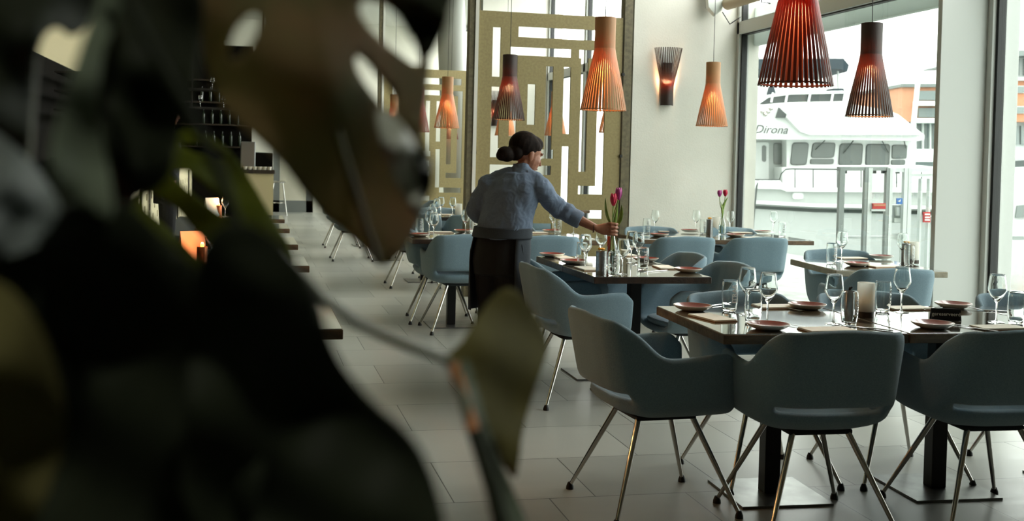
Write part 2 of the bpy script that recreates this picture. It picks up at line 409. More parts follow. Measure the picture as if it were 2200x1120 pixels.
# glass door at the far end
dr = MB(); tt = .16
W = d1.x-d0.x
dr.box(d0.x, d0.x+tt, Y3+.02, Y3+.12, 0, 2.6); dr.box(d1.x-tt, d1.x, Y3+.02, Y3+.12, 0, 2.6); dr.box(d0.x, d1.x, Y3+.02, Y3+.12, 0, .28); dr.box(d0.x, d1.x, Y3+.02, Y3+.12, 2.45, 2.6)
mat('door_grey', '6b6f6b', .5)
dd = struct(dr.build('door_1', 'door_grey'))
MB().box(d0.x+tt, d1.x-tt, Y3+.06, Y3+.07, .28, 2.45).build('door_pane', 'window_glass', dd)

# housing and rod added for the plant fill spot, behind the camera
sf = thing('added_fill_spotlight', 'black cylindrical fill spotlight added behind the camera', 'spotlight', tuple(so.location))
MB().lathe([(.07, -.02), (.075, .0), (.075, .22), (.0005, .24), (.0005, .22), (.068, .21), (.068, -.02)], 24).build('housing', 'black_plastic', sf); MB().tube([(0, 0, .23), (0, 0, ZC-so.location.z)], .012, 8).build('rod', 'black_plastic', sf)
for o in kids(sf):
    if o.name.startswith('housing'): o.rotation_euler = (Vector(so.location)-Vector((-.05, .6, 1.53))).to_track_quat('Z', 'Y').to_euler()

# ------------------------------------------------------------------ tub chairs
def sstep(a, b, x):
    t = min(1, max(0, (x-a)/(b-a))); return t*t*(3-2*t)
def make_chair():
    root = thing('tub_chair', 'x', 'chair')
    # plan curve of the shell (right half), from the middle of the back to the front of the arm
    half = [(0, -.275), (.10, -.275), (.185, -.262), (.245, -.225), (.275, -.165), (.288, -.08), (.292, .01), (.288, .10), (.278, .18), (.262, .245)]
    d = [0]
    for a, b in zip(half, half[1:]): d.append(d[-1]+math.dist(a, b))
    def plan(u):
        s = abs(u)*d[-1]
        for i in range(len(d)-1):
            if s <= d[i+1]+1e-9:
                t = (s-d[i])/(d[i+1]-d[i]); x = half[i][0]*(1-t)+half[i+1][0]*t; y = half[i][1]*(1-t)+half[i+1][1]*t; break
        return (math.copysign(x, u) if u else 0, y)
    def top(u):
        a = abs(u)
        t = .805-.012*sstep(0, .3, a)
        t += (.648-.793)*sstep(.31, .57, a)
        t += .012*sstep(.6, .85, a)-.05*sstep(.93, 1.0, a)
        return t
    NU = 56
    vrows = [0, .12, .26, .40, .50, .56, .62, .70, .78, .86, .93, 1.0]
    G = []
    for i in range(NU+1):
        u = -1+2*i/NU; x, y = plan(u); a = abs(u); row = []
        bk = 1-sstep(.30, .46, a)            # 1 over the back
        for j, v in enumerate(vrows):
            if v <= .50:
                t = v/.50; z = top(u)*(1-t)+(.498)*t
                out = 1.055-.055*t+.015*bk
                lean = -.045*bk*(1-t)          # the back leans away
            elif v <= .62:
                t = (v-.5)/.12; z = .498-.026*t-.012*(1-bk); out = 1.0-.03*t-.10*bk*t; lean = 0
            else:
                t = (v-.62)/.38; z0 = .472-.012*(1-bk); z = z0-(z0-.385)*math.sin(t*PI/2); out = (.97-.10*bk)*math.cos(t*PI/2)**.62 if t < 1 else 0; lean = 0
            bx, by = 0, max(-.02, min(.24, y)) * (1 if y > 0 else .2)
            px = bx+(x-bx)*out; py = by+(y-by)*out+lean
            if j == 0 and a > .97: z -= .0
            row.append((px, py, z))
        G.append(row)
    m = MB(); nv = len(vrows)
    vs = [p for r in G for p in r]; fs = []
    for i in range(NU):
        u = abs(-1+2*(i+.5)/NU)
        for j in range(nv-1):
            if u < .37 and vrows[j] >= .50 and vrows[j+1] <= .625: continue    # slot between back and seat
            a = i*nv+j; fs.append((a, a+nv, a+nv+1, a+1))
    m.add(vs, fs, True)
    o = m.build('shell', 'chair_blue', root, weld=True)
    s = o.modifiers.new('thick', 'SOLIDIFY'); s.thickness = .036; s.offset = -1; s.use_even_offset = False
    q = o.modifiers.new('sub', 'SUBSURF'); q.levels = 1; q.render_levels = 1
    # seat cushion
    m = MB(); n = 28; rows = []
    def cush(th, r):
        c, s_ = math.cos(th), math.sin(th)
        ex = .6
        return (math.copysign(abs(c)**ex, c)*.238*r, math.copysign(abs(s_)**ex, s_)*.23*r+.01)
    for (r, z) in ((.0, .478), (.5, .478), (.85, .472), (.97, .462), (.99, .45), (.95, .43), (.85, .415), (0, .412)):
        rows.append([(*cush(2*PI*k/n, r), z) for k in range(n)])
    vs = [p for r in rows for p in r]; fs = [(i*n+k, i*n+(k+1) % n, (i+1)*n+(k+1) % n, (i+1)*n+k) for i in range(len(rows)-1) for k in range(n)]
    m.add(vs, fs, True).build('seat_cushion', 'chair_blue', root, weld=True, subsurf=1)
    MB().box(-.13, .13, -.13, .13, .372, .392).build('under_plate', 'chair_underside', root, bevel=.006)
    for sx_ in (-1, 1):
        for sy in (-1, 1):
            a = Vector((.112*sx_, .115*sy, .385)); b = Vector((.262*sx_, .262*sy, .016))
            l = MB().tube([a, a.lerp(b, .5), b], [.0125, .011, .008], 10).build('leg', 'chrome', root)
            MB().tube([(b.x, b.y, .03), (b.x, b.y, .012), (b.x, b.y, .0)], [.009, .016, .017], 10).build('foot_cap', 'black_plastic', l)
    return root
R = math.radians
chair0 = make_chair(); used = [0]
def chair(x, y, deg, label, group=None):
    if not used[0]:
        used[0] = 1; chair0.location = (x, y, 0); chair0.rotation_euler = (0, 0, R(deg)); chair0['label'] = label
        if group: chair0['group'] = group
        return chair0
    c = dup(chair0, (x, y, 0), R(deg), label, group)
    if not group and 'group' in c: del c['group']
    return c
GC = 'blue tub chairs around the dining tables'
near = 'blue tub chair, '
chair(1.64, 4.41, -86, near+'at the left head of the nearest table, its side to the camera', GC)
chair(2.165, 4.10, -2, near+'turned back towards the camera in the middle of the front row', GC)
chair(2.905, 4.07, -3, near+'back to the camera at the right edge of the front row', GC)
chair(2.26, 4.72, 182, near+'across the nearest table facing the camera, behind the left plate', GC)
chair(2.90, 4.70, 178, near+'across the nearest table, hidden behind the frosted candle glass', GC)
chair(3.74, 4.66, 180, near+'across the nearest table at the far right edge by the window', GC)
chair(1.90, 6.42, -88, near+'on the left side of the dark table, in front of the waitress', GC)
chair(1.99, 7.14, -90, near+'on the left side of the dark table, hidden by the waitress', GC)
chair(2.63, 6.50, 92, near+'on the right side of the dark table, nearer of the two', GC)
chair(2.63, 7.20, 90, near+'on the right side of the dark table, farther of the two', GC)
chair(3.86, 6.48, -4, near+'back to the camera at the small table beside the white pillar', GC)
chair(4.18, 7.30, 178, near+'on the far side of the small table beside the white pillar', GC)
chair(3.54, 9.13, 0, near+'near left seat of the table at the concrete wall', GC)
chair(4.20, 9.13, 0, near+'near right side of the table against the boat window', GC)
chair(3.70, 9.92, 180, near+'far left side of the table at the concrete wall', GC)
chair(4.50, 9.92, 180, near+'far right side of the table at the concrete wall, behind the tulips', GC)
chair(1.68, 9.14, 2, near+'back to the camera just left of the waitress', GC)
chair(1.62, 9.68, -95, near+'dark side showing behind the chair left of the waitress', GC)
chair(2.36, 9.10, -2, near+'back to the camera just right of the waitress below her arm', GC)
chair(2.30, 9.86, 180, near+'far side of the table behind the waitress, top showing under her arm', GC)
chair(1.75, 12.3, 0, near+'near side of the table one row behind the waitress', GC)
chair(2.35, 12.3, 2, near+'near right of the table one row behind the waitress', GC)
chair(2.20, 13.3, 180, near+'far side of the table one row behind the waitress', GC)
chair(1.36, 15.4, -90, near+'at the left of the far table under the big leaf tip', GC)
chair(2.25, 15.9, 90, near+'right of the far table, three rows behind the waitress', GC)
chair(1.40, 17.6, -90, near+'farthest left in the aisle, legs below the leaf', GC)
chair(3.75, 14.5, 0, near+'seen through the lower slot of the large screen', GC)
chair(4.20, 15.6, 180, near+'beyond the large screen at the far window table', GC)

# ------------------------------------------------------------------ pedestal tables
TZ = .75
def table(cx, cy, w, d, rz, label, edge='wood_edge', base=True, cols=((0, 0),), group='pedestal dining tables', topm='table_top'):
    t = thing('dining_table', label, 'table', (cx, cy, 0), rz, group)
    MB().box(-w/2, w/2, -d/2, d/2, TZ-.040, TZ-.003).build('tabletop', edge, t, bevel=.003)
    MB().box(-w/2+.004, w/2-.004, -d/2+.004, d/2-.004, TZ-.0035, TZ).build('lacquered_surface', topm, t, bevel=.001)
    for x, y in cols:
        MB().box(x-.035, x+.035, y-.035, y+.035, .010, TZ-.045).build('column', 'column_steel', t, bevel=.003)
        MB().box(x-.15, x+.15, y-.15, y+.15, TZ-.046, TZ-.0405).build('mounting_plate', 'column_steel', t)
        if base: MB().box(x-.20, x+.20, y-.20, y+.20, 0, .010).build('base_plate', 'plate_steel', t, bevel=.001)
    return t
ROT1 = math.atan2(-(1.842-1.798), (4.878-4.05))*.6
table(2.19, 4.465, .775, .83, R(-2.2), 'wood-edged table nearest the camera, left one set with candle and many glasses')
table(2.965, 4.435, .765, .83, R(-2.2), 'wood-edged table nearest the camera carrying the reserved sign')
table(3.735, 4.405, .765, .83, R(-2.2), 'wood-edged table running out of view at the right edge')
table(2.265, 6.485, .71, .665, 0, 'dark-edged square table, nearer half, where the vase is being set', 'dark_edge')
table(2.265, 7.155, .71, .665, 0, 'dark-edged square table, farther half beside the waitress', 'dark_edge')
table(4.05, 6.92, .75, .80, R(-6), 'small pale-edged table beside the white pillar', 'pale_edge')
table(3.68, 9.60, .79, .82, 0, 'brown wood table in front of the concrete wall')
table(4.475, 9.60, .79, .82, 0, 'brown wood table pushed against the boat window')
table(1.67, 9.40, .79, .82, 0, 'dark wood table left of the waitress', 'dark_edge')
table(2.465, 9.40, .79, .82, 0, 'brown wood table directly behind the waitress')
table(1.95, 12.8, .79, .82, 0, 'dark wood table one row behind the waitress', 'dark_edge')
table(1.86, 15.5, .79, .82, 0, 'dark table with black base under the big leaf tip', 'dark_edge')
table(1.80, 17.9, .79, .82, 0, 'farthest table in the aisle, black base under the leaf', 'dark_edge')
table(4.05, 15.0, .79, .82, 0, 'bright table seen through the slots of the large screen')

# ------------------------------------------------------------------ tableware builders
def mk_wine():
    o = []
    outer = [(.0005, .0), (.034, .0), (.035, .0015), (.030, .003), (.008, .007), (.0042, .014), (.0036, .05), (.004, .082), (.010, .092), (.026, .112), (.0385, .135), (.0395, .142), (.036, .170), (.0322, .198), (.0308, .2065), (.0303, .2078)]
    inner = [(.0298, .2079), (.0294, .2065), (.0308, .198), (.0347, .170), (.0380, .143), (.0370, .136), (.0245, .114), (.008, .095), (.0005, .0925)]
    w = MB().lathe(outer+inner, 28).build('wine_glass', 'drinking_glass')
    return w
def mk_tumbler():
    outer = [(.0005, 0), (.026, 0), (.031, .004), (.036, .03), (.0375, .06), (.0365, .09), (.0347, .112), (.0341, .1188), (.0336, .1199)]
    inner = [(.0330, .1199), (.0326, .1188), (.0333, .112), (.0351, .09), (.0358, .06), (.0340, .03), (.029, .012), (.02, .008), (.0005, .0075)]
    outer = [(r*.97, z*1.15) for r, z in outer]; inner = [(r*.97, z*1.15) for r, z in inner]
    t = MB().lathe(outer+inner, 28).build('tumbler', 'drinking_glass')
    # the frosted word runs up the side
    me = text('ITRAE', .031, 'frost_letter', None, None, 'frosted_word', .0, bold=.0011)
    for v in me.data.vertices:      # wrap the text on the glass wall, baseline vertical
        x, y, z = v.co; h = .078+x; r = .0372; a = -y/r
        v.co = (r*math.sin(a)*1.0, -r*math.cos(a), h)
    me.parent = t
    return t
def mk_plate():
    t = thing('side_plate', 'x', 'plate')
    MB().lathe([(.0005, .0), (.045, .0), (.068, .008), (.083, .0185), (.0862, .0225), (.0862, .0245), (.0840, .0245), (.0815, .0215), (.066, .0116), (.047, .0046), (.0005, .0040)], 40).build('plate_body', 'stoneware', t)
    MB().lathe([(.0005, .0048), (.048, .0056), (.068, .0128), (.0808, .0224), (.0828, .0243), (.0822, .0248), (.066, .0140), (.047, .0068), (.0005, .0060)], 40).build('glazed_centre', 'terracotta', t)
    return t
def mk_napkin():
    t = thing('folded_napkin', 'x', 'napkin')
    m = MB()
    for k in range(2): m.box(-.105+.002*k, .105-.001*k, -.055+.001*k, .055-.002*k, .0022+.0035*k, .0053+.0035*k)
    m.build('folded_cloth', 'napkin', t, bevel=.0014)
    MB().box(-.106, .106, -.056, .056, .0, .002).build('paper_menu', 'menu_edge', t)
    return t
def mk_fork():
    m = MB(); z = .0035
    m.tube([(0, -.095, z), (0, -.05, z+.001), (0, .0, z+.0015), (0, .035, z+.001), (0, .05, z)], [(.0012, .0055), (.0012, .004), (.0013, .003), (.0012, .004), (.0012, .0105)], 8)
    for k in range(4):
        x = -.0085+k*.00567; m.tube([(x, .048, z), (x, .075, z-.0008), (x, .098, z+.002)], [.0016, .0013, .0008], 6)
    return m.build('fork', 'cutlery')
def mk_knife():
    m = MB(); z = .003
    m.tube([(0, -.11, z), (0, -.06, z+.0006), (0, -.01, z), (.001, .0, z), (.002, .05, z), (.001, .095, z-.001), (-.003, .112, z-.001)], [(.003, .006), (.003, .005), (.003, .0045), (.0014, .007), (.0010, .009), (.0009, .008), (.0006, .001)], 10)
    return m.build('knife', 'cutlery')
def mk_tin():
    t = thing('metal_tin', 'x', 'tin')
    MB().lathe([(.0005, 0), (.030, 0), (.031, .003), (.031, .129), (.0318, .132), (.031, .135), (.0295, .135), (.0295, .012), (.0005, .012)], 28).build('can', 'tin', t)
    m = MB()
    for k, z in enumerate((.02, .04, .06, .08, .10)): m.lathe([(.0310, z), (.0317, z+.002), (.0310, z+.004)], 28)
    m.build('rib', 'tin', t)
    m = MB(); 
    for k in range(5):
        a = 2*PI*k/5; m.ball((.011*math.cos(a), .011*math.sin(a), .147), .011, 8, 6, (1, 1, .6))
    m.ball((0, 0, .150), .007, 8, 6); m.tube([(0, 0, .02), (0, 0, .142)], .0015, 6)
    m.build('yellow_flower', 'flower_yellow', t)
    return t
def mk_candle():
    t = thing('candle_holder', 'x', 'candle')
    MB().lathe([(.0005, .0), (.037, .0), (.037, .028), (.0005, .028)], 32).build('wooden_base', 'dark_wood', t)
    MB().lathe([(.0375, .024), (.0375, .150), (.0350, .150), (.0350, .024)], 32, closed=True).build('frosted_glass', 'frosted', t)
    MB().lathe([(.0005, .0285), (.020, .0285), (.020, .066), (.0005, .066)], 20).build('candle', 'stoneware', t)
    MB().ball((0, 0, .075), .004, 8, 6, (1, 1, 1.8)).build('flame', 'bulb', t)
    return t
def mk_mill():
    t = thing('pepper_mill', 'x', 'pepper mill')
    MB().lathe([(.0005, 0), (.024, 0), (.026, .004), (.0265, .05), (.026, .105), (.024, .112), (.0005, .114)], 28).build('mill_body', 'tin', t)
    MB().tube([(0, 0, .112), (0, 0, .122), (.004, 0, .130), (.012, 0, .134)], [.004, .005, .007, .005], 8).build('crank', 'black_plastic', t)
    return t
def mk_vase(stems):
    t = thing('tulip_vase', 'x', 'vase')
    outer = [(.0005, 0), (.030, 0), (.034, .004), (.0345, .05), (.033, .09), (.022, .125), (.0155, .15), (.0155, .19), (.0176, .198), (.0180, .1995)]
    inner = [(.0174, .2002), (.0166, .198), (.0138, .19), (.0138, .15), (.0203, .124), (.0312, .09), (.0325, .05), (.0318, .009), (.0005, .008)]
    MB().lathe(outer+inner, 28).build('glass_bottle', 'drinking_glass', t)
    MB().lathe([(.0005, .0085), (.0313, .0095), (.032, .05), (.0308, .088), (.0005, .088)], 24).build('water', 'water', t)
    for i, (m, p, bend) in enumerate(stems):
        p = Vector(p); b = Vector((.012*(-1)**i, .004*(i-.5), .014))
        mid = Vector((.004*(-1)**i, .003, .19))
        st = MB().tube([b, b.lerp(mid, .5), mid, mid.lerp(p, .5)+Vector(bend), p], .0036, 8).build('stem', 'tulip_green', t)
        hd = MB()
        for k in range(6):     # six cupped petals
            a = 2*PI*k/6+.4*i; rr = .0155 if k % 2 else .0180; g = []
            for jj in range(7):
                v = jj/6; wv = .0175*math.sin(PI*(.12+.80*v))**.8; zz = .064*v; ro = rr*(1.25*math.sin(PI*(.10+.62*v)))
                for uu in (-1, -.5, 0, .5, 1):
                    aa = a+uu*wv/max(.008, ro)*.9
                    g.append((p.x+ro*math.cos(aa), p.y+ro*math.sin(aa), p.z-.004+zz-.003*abs(uu)*v))
            hd.add(g, [(r*5+c, r*5+c+1, r*5+c+6, r*5+c+5) for r in range(6) for c in range(4)], True)
        h = hd.build('blossom', m, st); h.modifiers.new('t', 'SOLIDIFY').thickness = .0012
    return t
def leaf_strip(parent, base, tip, side, w, curl, m='tulip_green', name='leaf'):
    base, tip, side = Vector(base), Vector(tip), Vector(side).normalized(); g = []; n = 10
    d = (tip-base).normalized(); nn = side.cross(d).normalized()
    for i in range(n+1):
        t = i/n; c = base.lerp(tip, t)+nn*curl*math.sin(PI*t)
        ww = w*math.sin(PI*(.08+.90*t))**.8*(1-.25*t)
        for u in (-1, -.5, 0, .5, 1): g.append(c+side*ww*u-nn*abs(u)*ww*.35)
    o = MB().add(g, [(r*5+c, r*5+c+1, r*5+c+6, r*5+c+5) for r in range(n) for c in range(4)], True).build(name, m, parent)
    o.modifiers.new('t', 'SOLIDIFY').thickness = .0012
    return o
PROTO = {}
def item(kind, px, py, rz, label, group, z=TZ, dz=0.0):
    p = at(px, py, z); return item3(kind, (p.x, p.y, z+dz+.0003), rz, label, group)
CATS = {'wine': 'wine glass', 'tumbler': 'water glass', 'fork': 'fork', 'knife': 'knife'}
BUILD = {'wine': mk_wine, 'tumbler': mk_tumbler, 'plate': mk_plate, 'napkin': mk_napkin, 'fork': mk_fork, 'knife': mk_knife, 'tin': mk_tin, 'candle': mk_candle, 'mill': mk_mill}
def item3(kind, loc, rz, label, group):
    if kind not in PROTO:
        o = BUILD[kind](); PROTO[kind] = o
        o.location = loc; o.rotation_euler = (0, 0, rz); o['label'] = label
        if kind in CATS: o['category'] = CATS[kind]
        if group: o['group'] = group
        return o
    o = dup(PROTO[kind], loc, rz, label, group)
    if not group and 'group' in o: del o['group']
    return o
GW, GT, GP, GN, GF, GK = 'wine glasses on the tables', 'water glasses on the tables', 'terracotta side plates', 'folded napkins at the places', 'forks at the places', 'knives at the places'
# nearest tables
N1 = 'on the nearest table'
item('wine', 1604, 677, 0, 'tall wine glass %s, leftmost, above the left plate' % N1, GW)
item('wine', 1648, 694, 0, 'wine glass %s, second from the left' % N1, GW)
item('wine', 1790, 697, 0, 'wine glass %s, in front of the pepper mill' % N1, GW)
item('wine', 1936, 672, 0, 'wine glass %s, between candle and reserved sign' % N1, GW)
item('wine', 2140, 693, 0, 'wine glass %s, near the right edge of view' % N1, GW)
item('tumbler', 1567, 668, R(12), 'lettered water glass %s, leftmost' % N1, GT)
item('tumbler', 1617, 693, R(75), 'water glass %s between the two left wine glasses' % N1, GT)
item('tumbler', 1824, 697, R(30), 'water glass standing before the pepper mill %s' % N1, GT)
item('tumbler', 1896, 670, R(38), 'lettered water glass right of the candle %s' % N1, GT)
item('tumbler', 2182, 695, R(35), 'lettered water glass %s, cut by the right edge' % N1, GT)
item('plate', 1488, 667, 0, 'terracotta side plate at the left corner %s' % N1, GP)
item('plate', 1650, 708, 0, 'terracotta side plate below the left wine glasses %s' % N1, GP)
item('plate', 1734, 664, 0, 'terracotta side plate at the far side left of the pepper mill %s' % N1, GP)
item('plate', 2003, 705, 0, 'terracotta side plate in front of the reserved sign %s' % N1, GP)
item('plate', 2048, 662, 0, 'terracotta side plate behind the reserved sign %s' % N1, GP)
item('napkin', 1530, 685, R(-80), 'cream napkin near the left corner %s' % N1, GN)
item('napkin', 1778, 711, R(3), 'cream napkin behind the middle front chair %s' % N1, GN)
item('napkin', 1668, 661, R(3), 'cream napkin across the table behind the left glasses %s' % N1, GN)
item('napkin', 1950, 664, R(3), 'cream napkin at the far side behind the candle %s' % N1, GN)
item('napkin', 2145, 706, R(3), 'cream napkin at the right edge behind the front chair %s' % N1, GN)
item('fork', 1690, 699, R(28), 'fork right of the plate under the left wine glasses %s' % N1, GF)
item('knife', 1860, 706, R(40), 'knife beside the napkin behind the middle front chair %s' % N1, GK)
item('knife', 1560, 655, R(-60), 'knife behind the leftmost water glass %s' % N1, GK)
item('fork', 1690, 664, R(200), 'fork beside the far left plate %s' % N1, GF)
item('fork', 2040, 698, R(28), 'fork beside the plate in front of the reserved sign %s' % N1, GF)
item('knife', 2110, 668, R(62), 'knife behind the right wine glass %s' % N1, GK)
item('knife', 2090, 707, R(25), 'knife beside the napkin near the right edge %s' % N1, GK)
item('fork', 2003, 664, R(120), 'fork behind the reserved sign %s' % N1, GF)
item('candle', 1859, 681, 0, 'frosted candle holder with dark wooden base on the nearest table', None)
item('mill', 1823, 684, 0, 'brushed metal pepper mill with black crank on the nearest table', None)
# reserved sign: a small black tent card
def mk_sign():
    p = at(2031, 688, TZ); t = thing('reserved_sign', 'black tent sign with white lettering "gereserveerd" on the nearest table', 'sign', (p.x, p.y, TZ+.0004), R(-20))
    MB().prism([(-.022, 0), (-.020, 0), (0, .046), (.020, 0), (.022, 0), (.001, .050), (-.001, .050)], -.062, .062, lambda q, x: (x, q[0], q[1])).build('tent_card', 'sign_black', t)
    M = Matrix.Translation((0, -.0117, .0265)) @ Matrix.Rotation(math.atan2(.05, .021), 4, 'X')
    text('gereserveerd', .0225, 'letter_white', t, M, 'lettering', .0003)
mk_sign()
# dark square table by the waitress
N2 = 'on the dark square table'
for px, py, l in ((1257, 577, 'leftmost'), (1291, 560, 'half hidden behind the metal tin'), (1337, 590, 'in front of the vase'), (1356, 566, 'behind the vase'), (1370, 570, 'rightmost')):
    item('wine', px, py, 0, 'wine glass %s, %s' % (N2, l), GW)
for px, py, rz, l in ((1250, 568, 20, 'leftmost'), (1318, 593, 0, 'at the front edge'), (1381, 580, 10, 'rightmost')):
    item('tumbler', px, py, R(rz), 'water glass %s, %s' % (N2, l), GT)
for px, py, l in ((1186, 552, 'far left corner'), (1232, 567, 'left side'), (1387, 562, 'far right side'), (1478, 585, 'near right corner')):
    item('plate', px, py, 0, 'terracotta side plate %s, %s' % (N2, l), GP)
for px, py, rz, l in ((1210, 555, 92, 'upper left'), (1262, 579, 92, 'left front'), (1428, 576, 84, 'right'), (1345, 549, 90, 'far right')):
    item('napkin', px, py, R(rz), 'cream napkin %s, %s' % (N2, l), GN)
for px, py, rz, l in ((1225, 557, 60, 'left'), (1410, 584, -60, 'right'), (1365, 556, -60, 'far right')):
    item('fork', px, py, R(rz), 'fork %s, %s' % (N2, l), GF)
for px, py, rz, l in ((1282, 574, 70, 'left'), (1413, 569, 20, 'right')):
    item('knife', px, py, R(rz), 'knife %s, %s' % (N2, l), GK)
item('tin', 1291, 590, 0, 'ribbed metal tin with a yellow flower on the dark square table', 'metal tins with yellow flowers')
# small table by the pillar
N3 = 'on the small table by the pillar'
item('wine', 1808, 562, 0, 'wine glass %s, left' % N3, GW); item('wine', 1938, 566, 0, 'wine glass %s, right' % N3, GW)
item('tumbler', 1786, 566, R(20), 'lettered water glass %s, left' % N3, GT); item('tumbler', 1953, 571, R(20), 'water glass %s, right' % N3, GT)
item('plate', 1842, 572, 0, 'terracotta side plate %s, front' % N3, GP); item('plate', 1893, 556, 0, 'terracotta side plate %s, back' % N3, GP)
item('napkin', 1828, 556, R(5), 'cream napkin %s, back left' % N3, GN); item('napkin', 1900, 574, R(5), 'cream napkin %s, front right' % N3, GN)
item('candle', 1962, 566, 0, 'frosted candle holder on the small table by the pillar', None)
item('tin', 1946, 566, 0, 'metal tin on the small table by the pillar', 'metal tins with yellow flowers')
# table at the concrete wall
N4 = 'on the table at the concrete wall'
for px, py, l in ((1407, 499, 'leftmost'), (1495, 499, 'in the middle'), (1568, 500, 'right of the vase'), (1661, 500, 'by the window')):
    item('wine', px, py, 0, 'wine glass %s, %s' % (N4, l), GW)
for px, py, l in ((1389, 502, 'leftmost'), (1511, 503, 'left of the metal tin'), (1680, 509, 'by the window')):
    item('tumbler', px, py, 0, 'water glass %s, %s' % (N4, l), GT)
for px, py, l in ((1416, 508, 'front left'), (1482, 499, 'far middle'), (1580, 509, 'front right'), (1638, 501, 'by the window')):
    item('plate', px, py, 0, 'terracotta side plate %s, %s' % (N4, l), GP)
for px, py, l in ((1433, 498, 'far left'), (1462, 511, 'front left'), (1590, 501, 'far right'), (1620, 512, 'front right')):
    item('napkin', px, py, R(2), 'cream napkin %s, %s' % (N4, l), GN)
item('tin', 1524, 503, 0, 'metal tin with a yellow flower on the table at the concrete wall', 'metal tins with yellow flowers')
item('candle', 1538, 499, 0, 'pale candle holder on the table at the concrete wall', None)
p = at(1551, 504, TZ)
v2 = mk_vase([('tulip_magenta', (-.035, 0, .355), (-.012, 0, .01)), ('tulip_red', (.022, 0, .36), (.006, 0, 0))])
v2.location = (p.x, p.y, TZ+.0003); tag(v2, 'glass bottle vase with two tulips standing at the concrete wall', 'vase')
leaf_strip(v2, (.004, 0, .17), (.05, .0, .35), (1, .2, 0), .019, -.03); leaf_strip(v2, (-.004, 0, .15), (-.02, .01, .31), (1, .4, 0), .012, .02)
# tables behind the waitress
N5 = 'on the table left of the waitress'
for px, py, l in ((922, 504, 'farthest left'), (932, 513, 'second'), (1000, 503, 'beside her elbow')): item('wine', px, py, 0, 'wine glass %s, %s' % (N5, l), GW)
for px, py, l in ((901, 504, 'left'), (1017, 503, 'lettered, beside her hip')): item('tumbler', px, py, R(15), 'water glass %s, %s' % (N5, l), GT)
item('plate', 902, 508, 0, 'terracotta side plate %s, front corner' % N5, GP); item('plate', 996, 500, 0, 'terracotta side plate %s, by her hip' % N5, GP)
item('napkin', 946, 500, R(2), 'cream napkin %s' % N5, GN)
N6 = 'on the table behind the waitress'
item('wine', 1188, 500, 0, 'wine glass %s under her arm' % N6, GW); item('wine', 1232, 503, 0, 'wine glass %s beside her cuff' % N6, GW)
item('tumbler', 1198, 502, 0, 'water glass %s under her arm' % N6, GT)
item('plate', 1185, 500, 0, 'terracotta side plate %s' % N6, GP); item('napkin', 1150, 501, R(2), 'cream napkin %s' % N6, GN)
N7 = 'one table row behind the waitress, left'
for px, py, l in ((938, 468, 'left'), (947, 463, 'middle'), (972, 464, 'right')): item('wine', px, py, 0, 'wine glass %s, %s' % (N7, l), GW)
item('tumbler', 930, 466, 0, 'water glass %s' % N7, GT); item('napkin', 955, 462, 0, 'cream napkin %s' % N7, GN)
item('candle', 985, 467, 0, 'pale candle holder on a table %s' % N7, None)
item3('plate', (3.9, 14.8, TZ+.0003), 0, 'terracotta side plate beyond the large screen', GP)

# ------------------------------------------------------------------ slatted wooden pendants
def shade_mb(n=42, H=.60, flip=1):
    m = MB(); prof = [(0, .068), (.12, .067), (.20, .068), (.245, .076), (.32, .092), (.45, .121), (.60, .150)]   # depth below the top, radius
    w = .0122; t = .0022
    for k in range(n):
        a = 2*PI*k/n; ca, sa = math.cos(a), math.sin(a); vs = []
        for (zz, r) in prof:
            z = H-zz*H/.60
            hw = min(w/2, PI*r/n*1.02) 
            for rr, s in ((r, -1), (r, 1), (r-t, 1), (r-t, -1)):
                vs.append((rr*ca-s*hw*sa, rr*sa+s*hw*ca, z))
        fs = []
        L = len(prof)
        for i in range(L-1):
            for q in range(4): fs.append((i*4+q, i*4+(q+1) % 4, (i+1)*4+(q+1) % 4, (i+1)*4+q))
        fs += [(0, 1, 2, 3), ((L-1)*4+3, (L-1)*4+2, (L-1)*4+1, (L-1)*4)]
        m.add(vs, fs)
    return m
SHADE = {}
def pendant(x, y, zb, m, label, ztop=ZC, watts=2.6):
    t = thing('pendant_lamp', label, 'pendant lamp', (x, y, zb), random.random(), 'slatted wooden pendant lamps')
    if m not in SHADE:
        SHADE[m] = [shade_mb().build('lamp_shade', m, t)]
        for r, z, mm, nm in ((.0655, .595, m, 'shade_ring'), (.0655, .40, m, 'shade_ring'), (.1465, .004, 'birch' if m != 'walnut' else m, 'shade_ring')):
            SHADE[m].append(MB().lathe([(r, z), (r, z+.006), (r-.008, z+.006), (r-.008, z)], 40, closed=True).build(nm, mm, t))
        SHADE[m].append(MB().tube([(0, 0, .60), (0, 0, .56), (0, 0, .48)], [.012, .02, .02], 12).build('lamp_holder', 'black_plastic', t))
        SHADE[m].append(MB().ball((0, 0, .43), .035, 14, 10).build('bulb', 'bulb', t))
        SHADE[m].append(MB().lathe([(.0005, .60), (.056, .60), (.056, .592), (.0005, .592)], 24).build('top_disc', m, t))
    else:
        for s in SHADE[m]:
            c = s.copy(); COL.objects.link(c); c.parent = t
    MB().tube([(0, 0, .60), (0, 0, ztop-zb-.02)], .0028, 6).build('cord', 'cord_black', t)
    l = bpy.data.lights.new('bulb_light', 'POINT'); l.energy = watts*(1.8 if m == 'black_birch' else 1.0 if m == 'walnut' else 1); l.color = (1, .56, .27); l.shadow_soft_size = .04
    lo = bpy.data.objects.new('bulb_light', l); COL.objects.link(lo); lo.parent = t; lo.location = (0, 0, .30)
    return t
PB = 1.73
pendant(2.14, 4.236, 1.727, 'walnut', 'large dark red slatted pendant cut by the top edge, nearest the camera')
pendant(3.883, 6.65, 1.733, 'black_birch', 'black slatted pendant glowing orange in front of the window')
pendant(2.225, 7.07, 1.732, 'birch', 'tan slatted pendant hanging above the tulips the waitress holds')
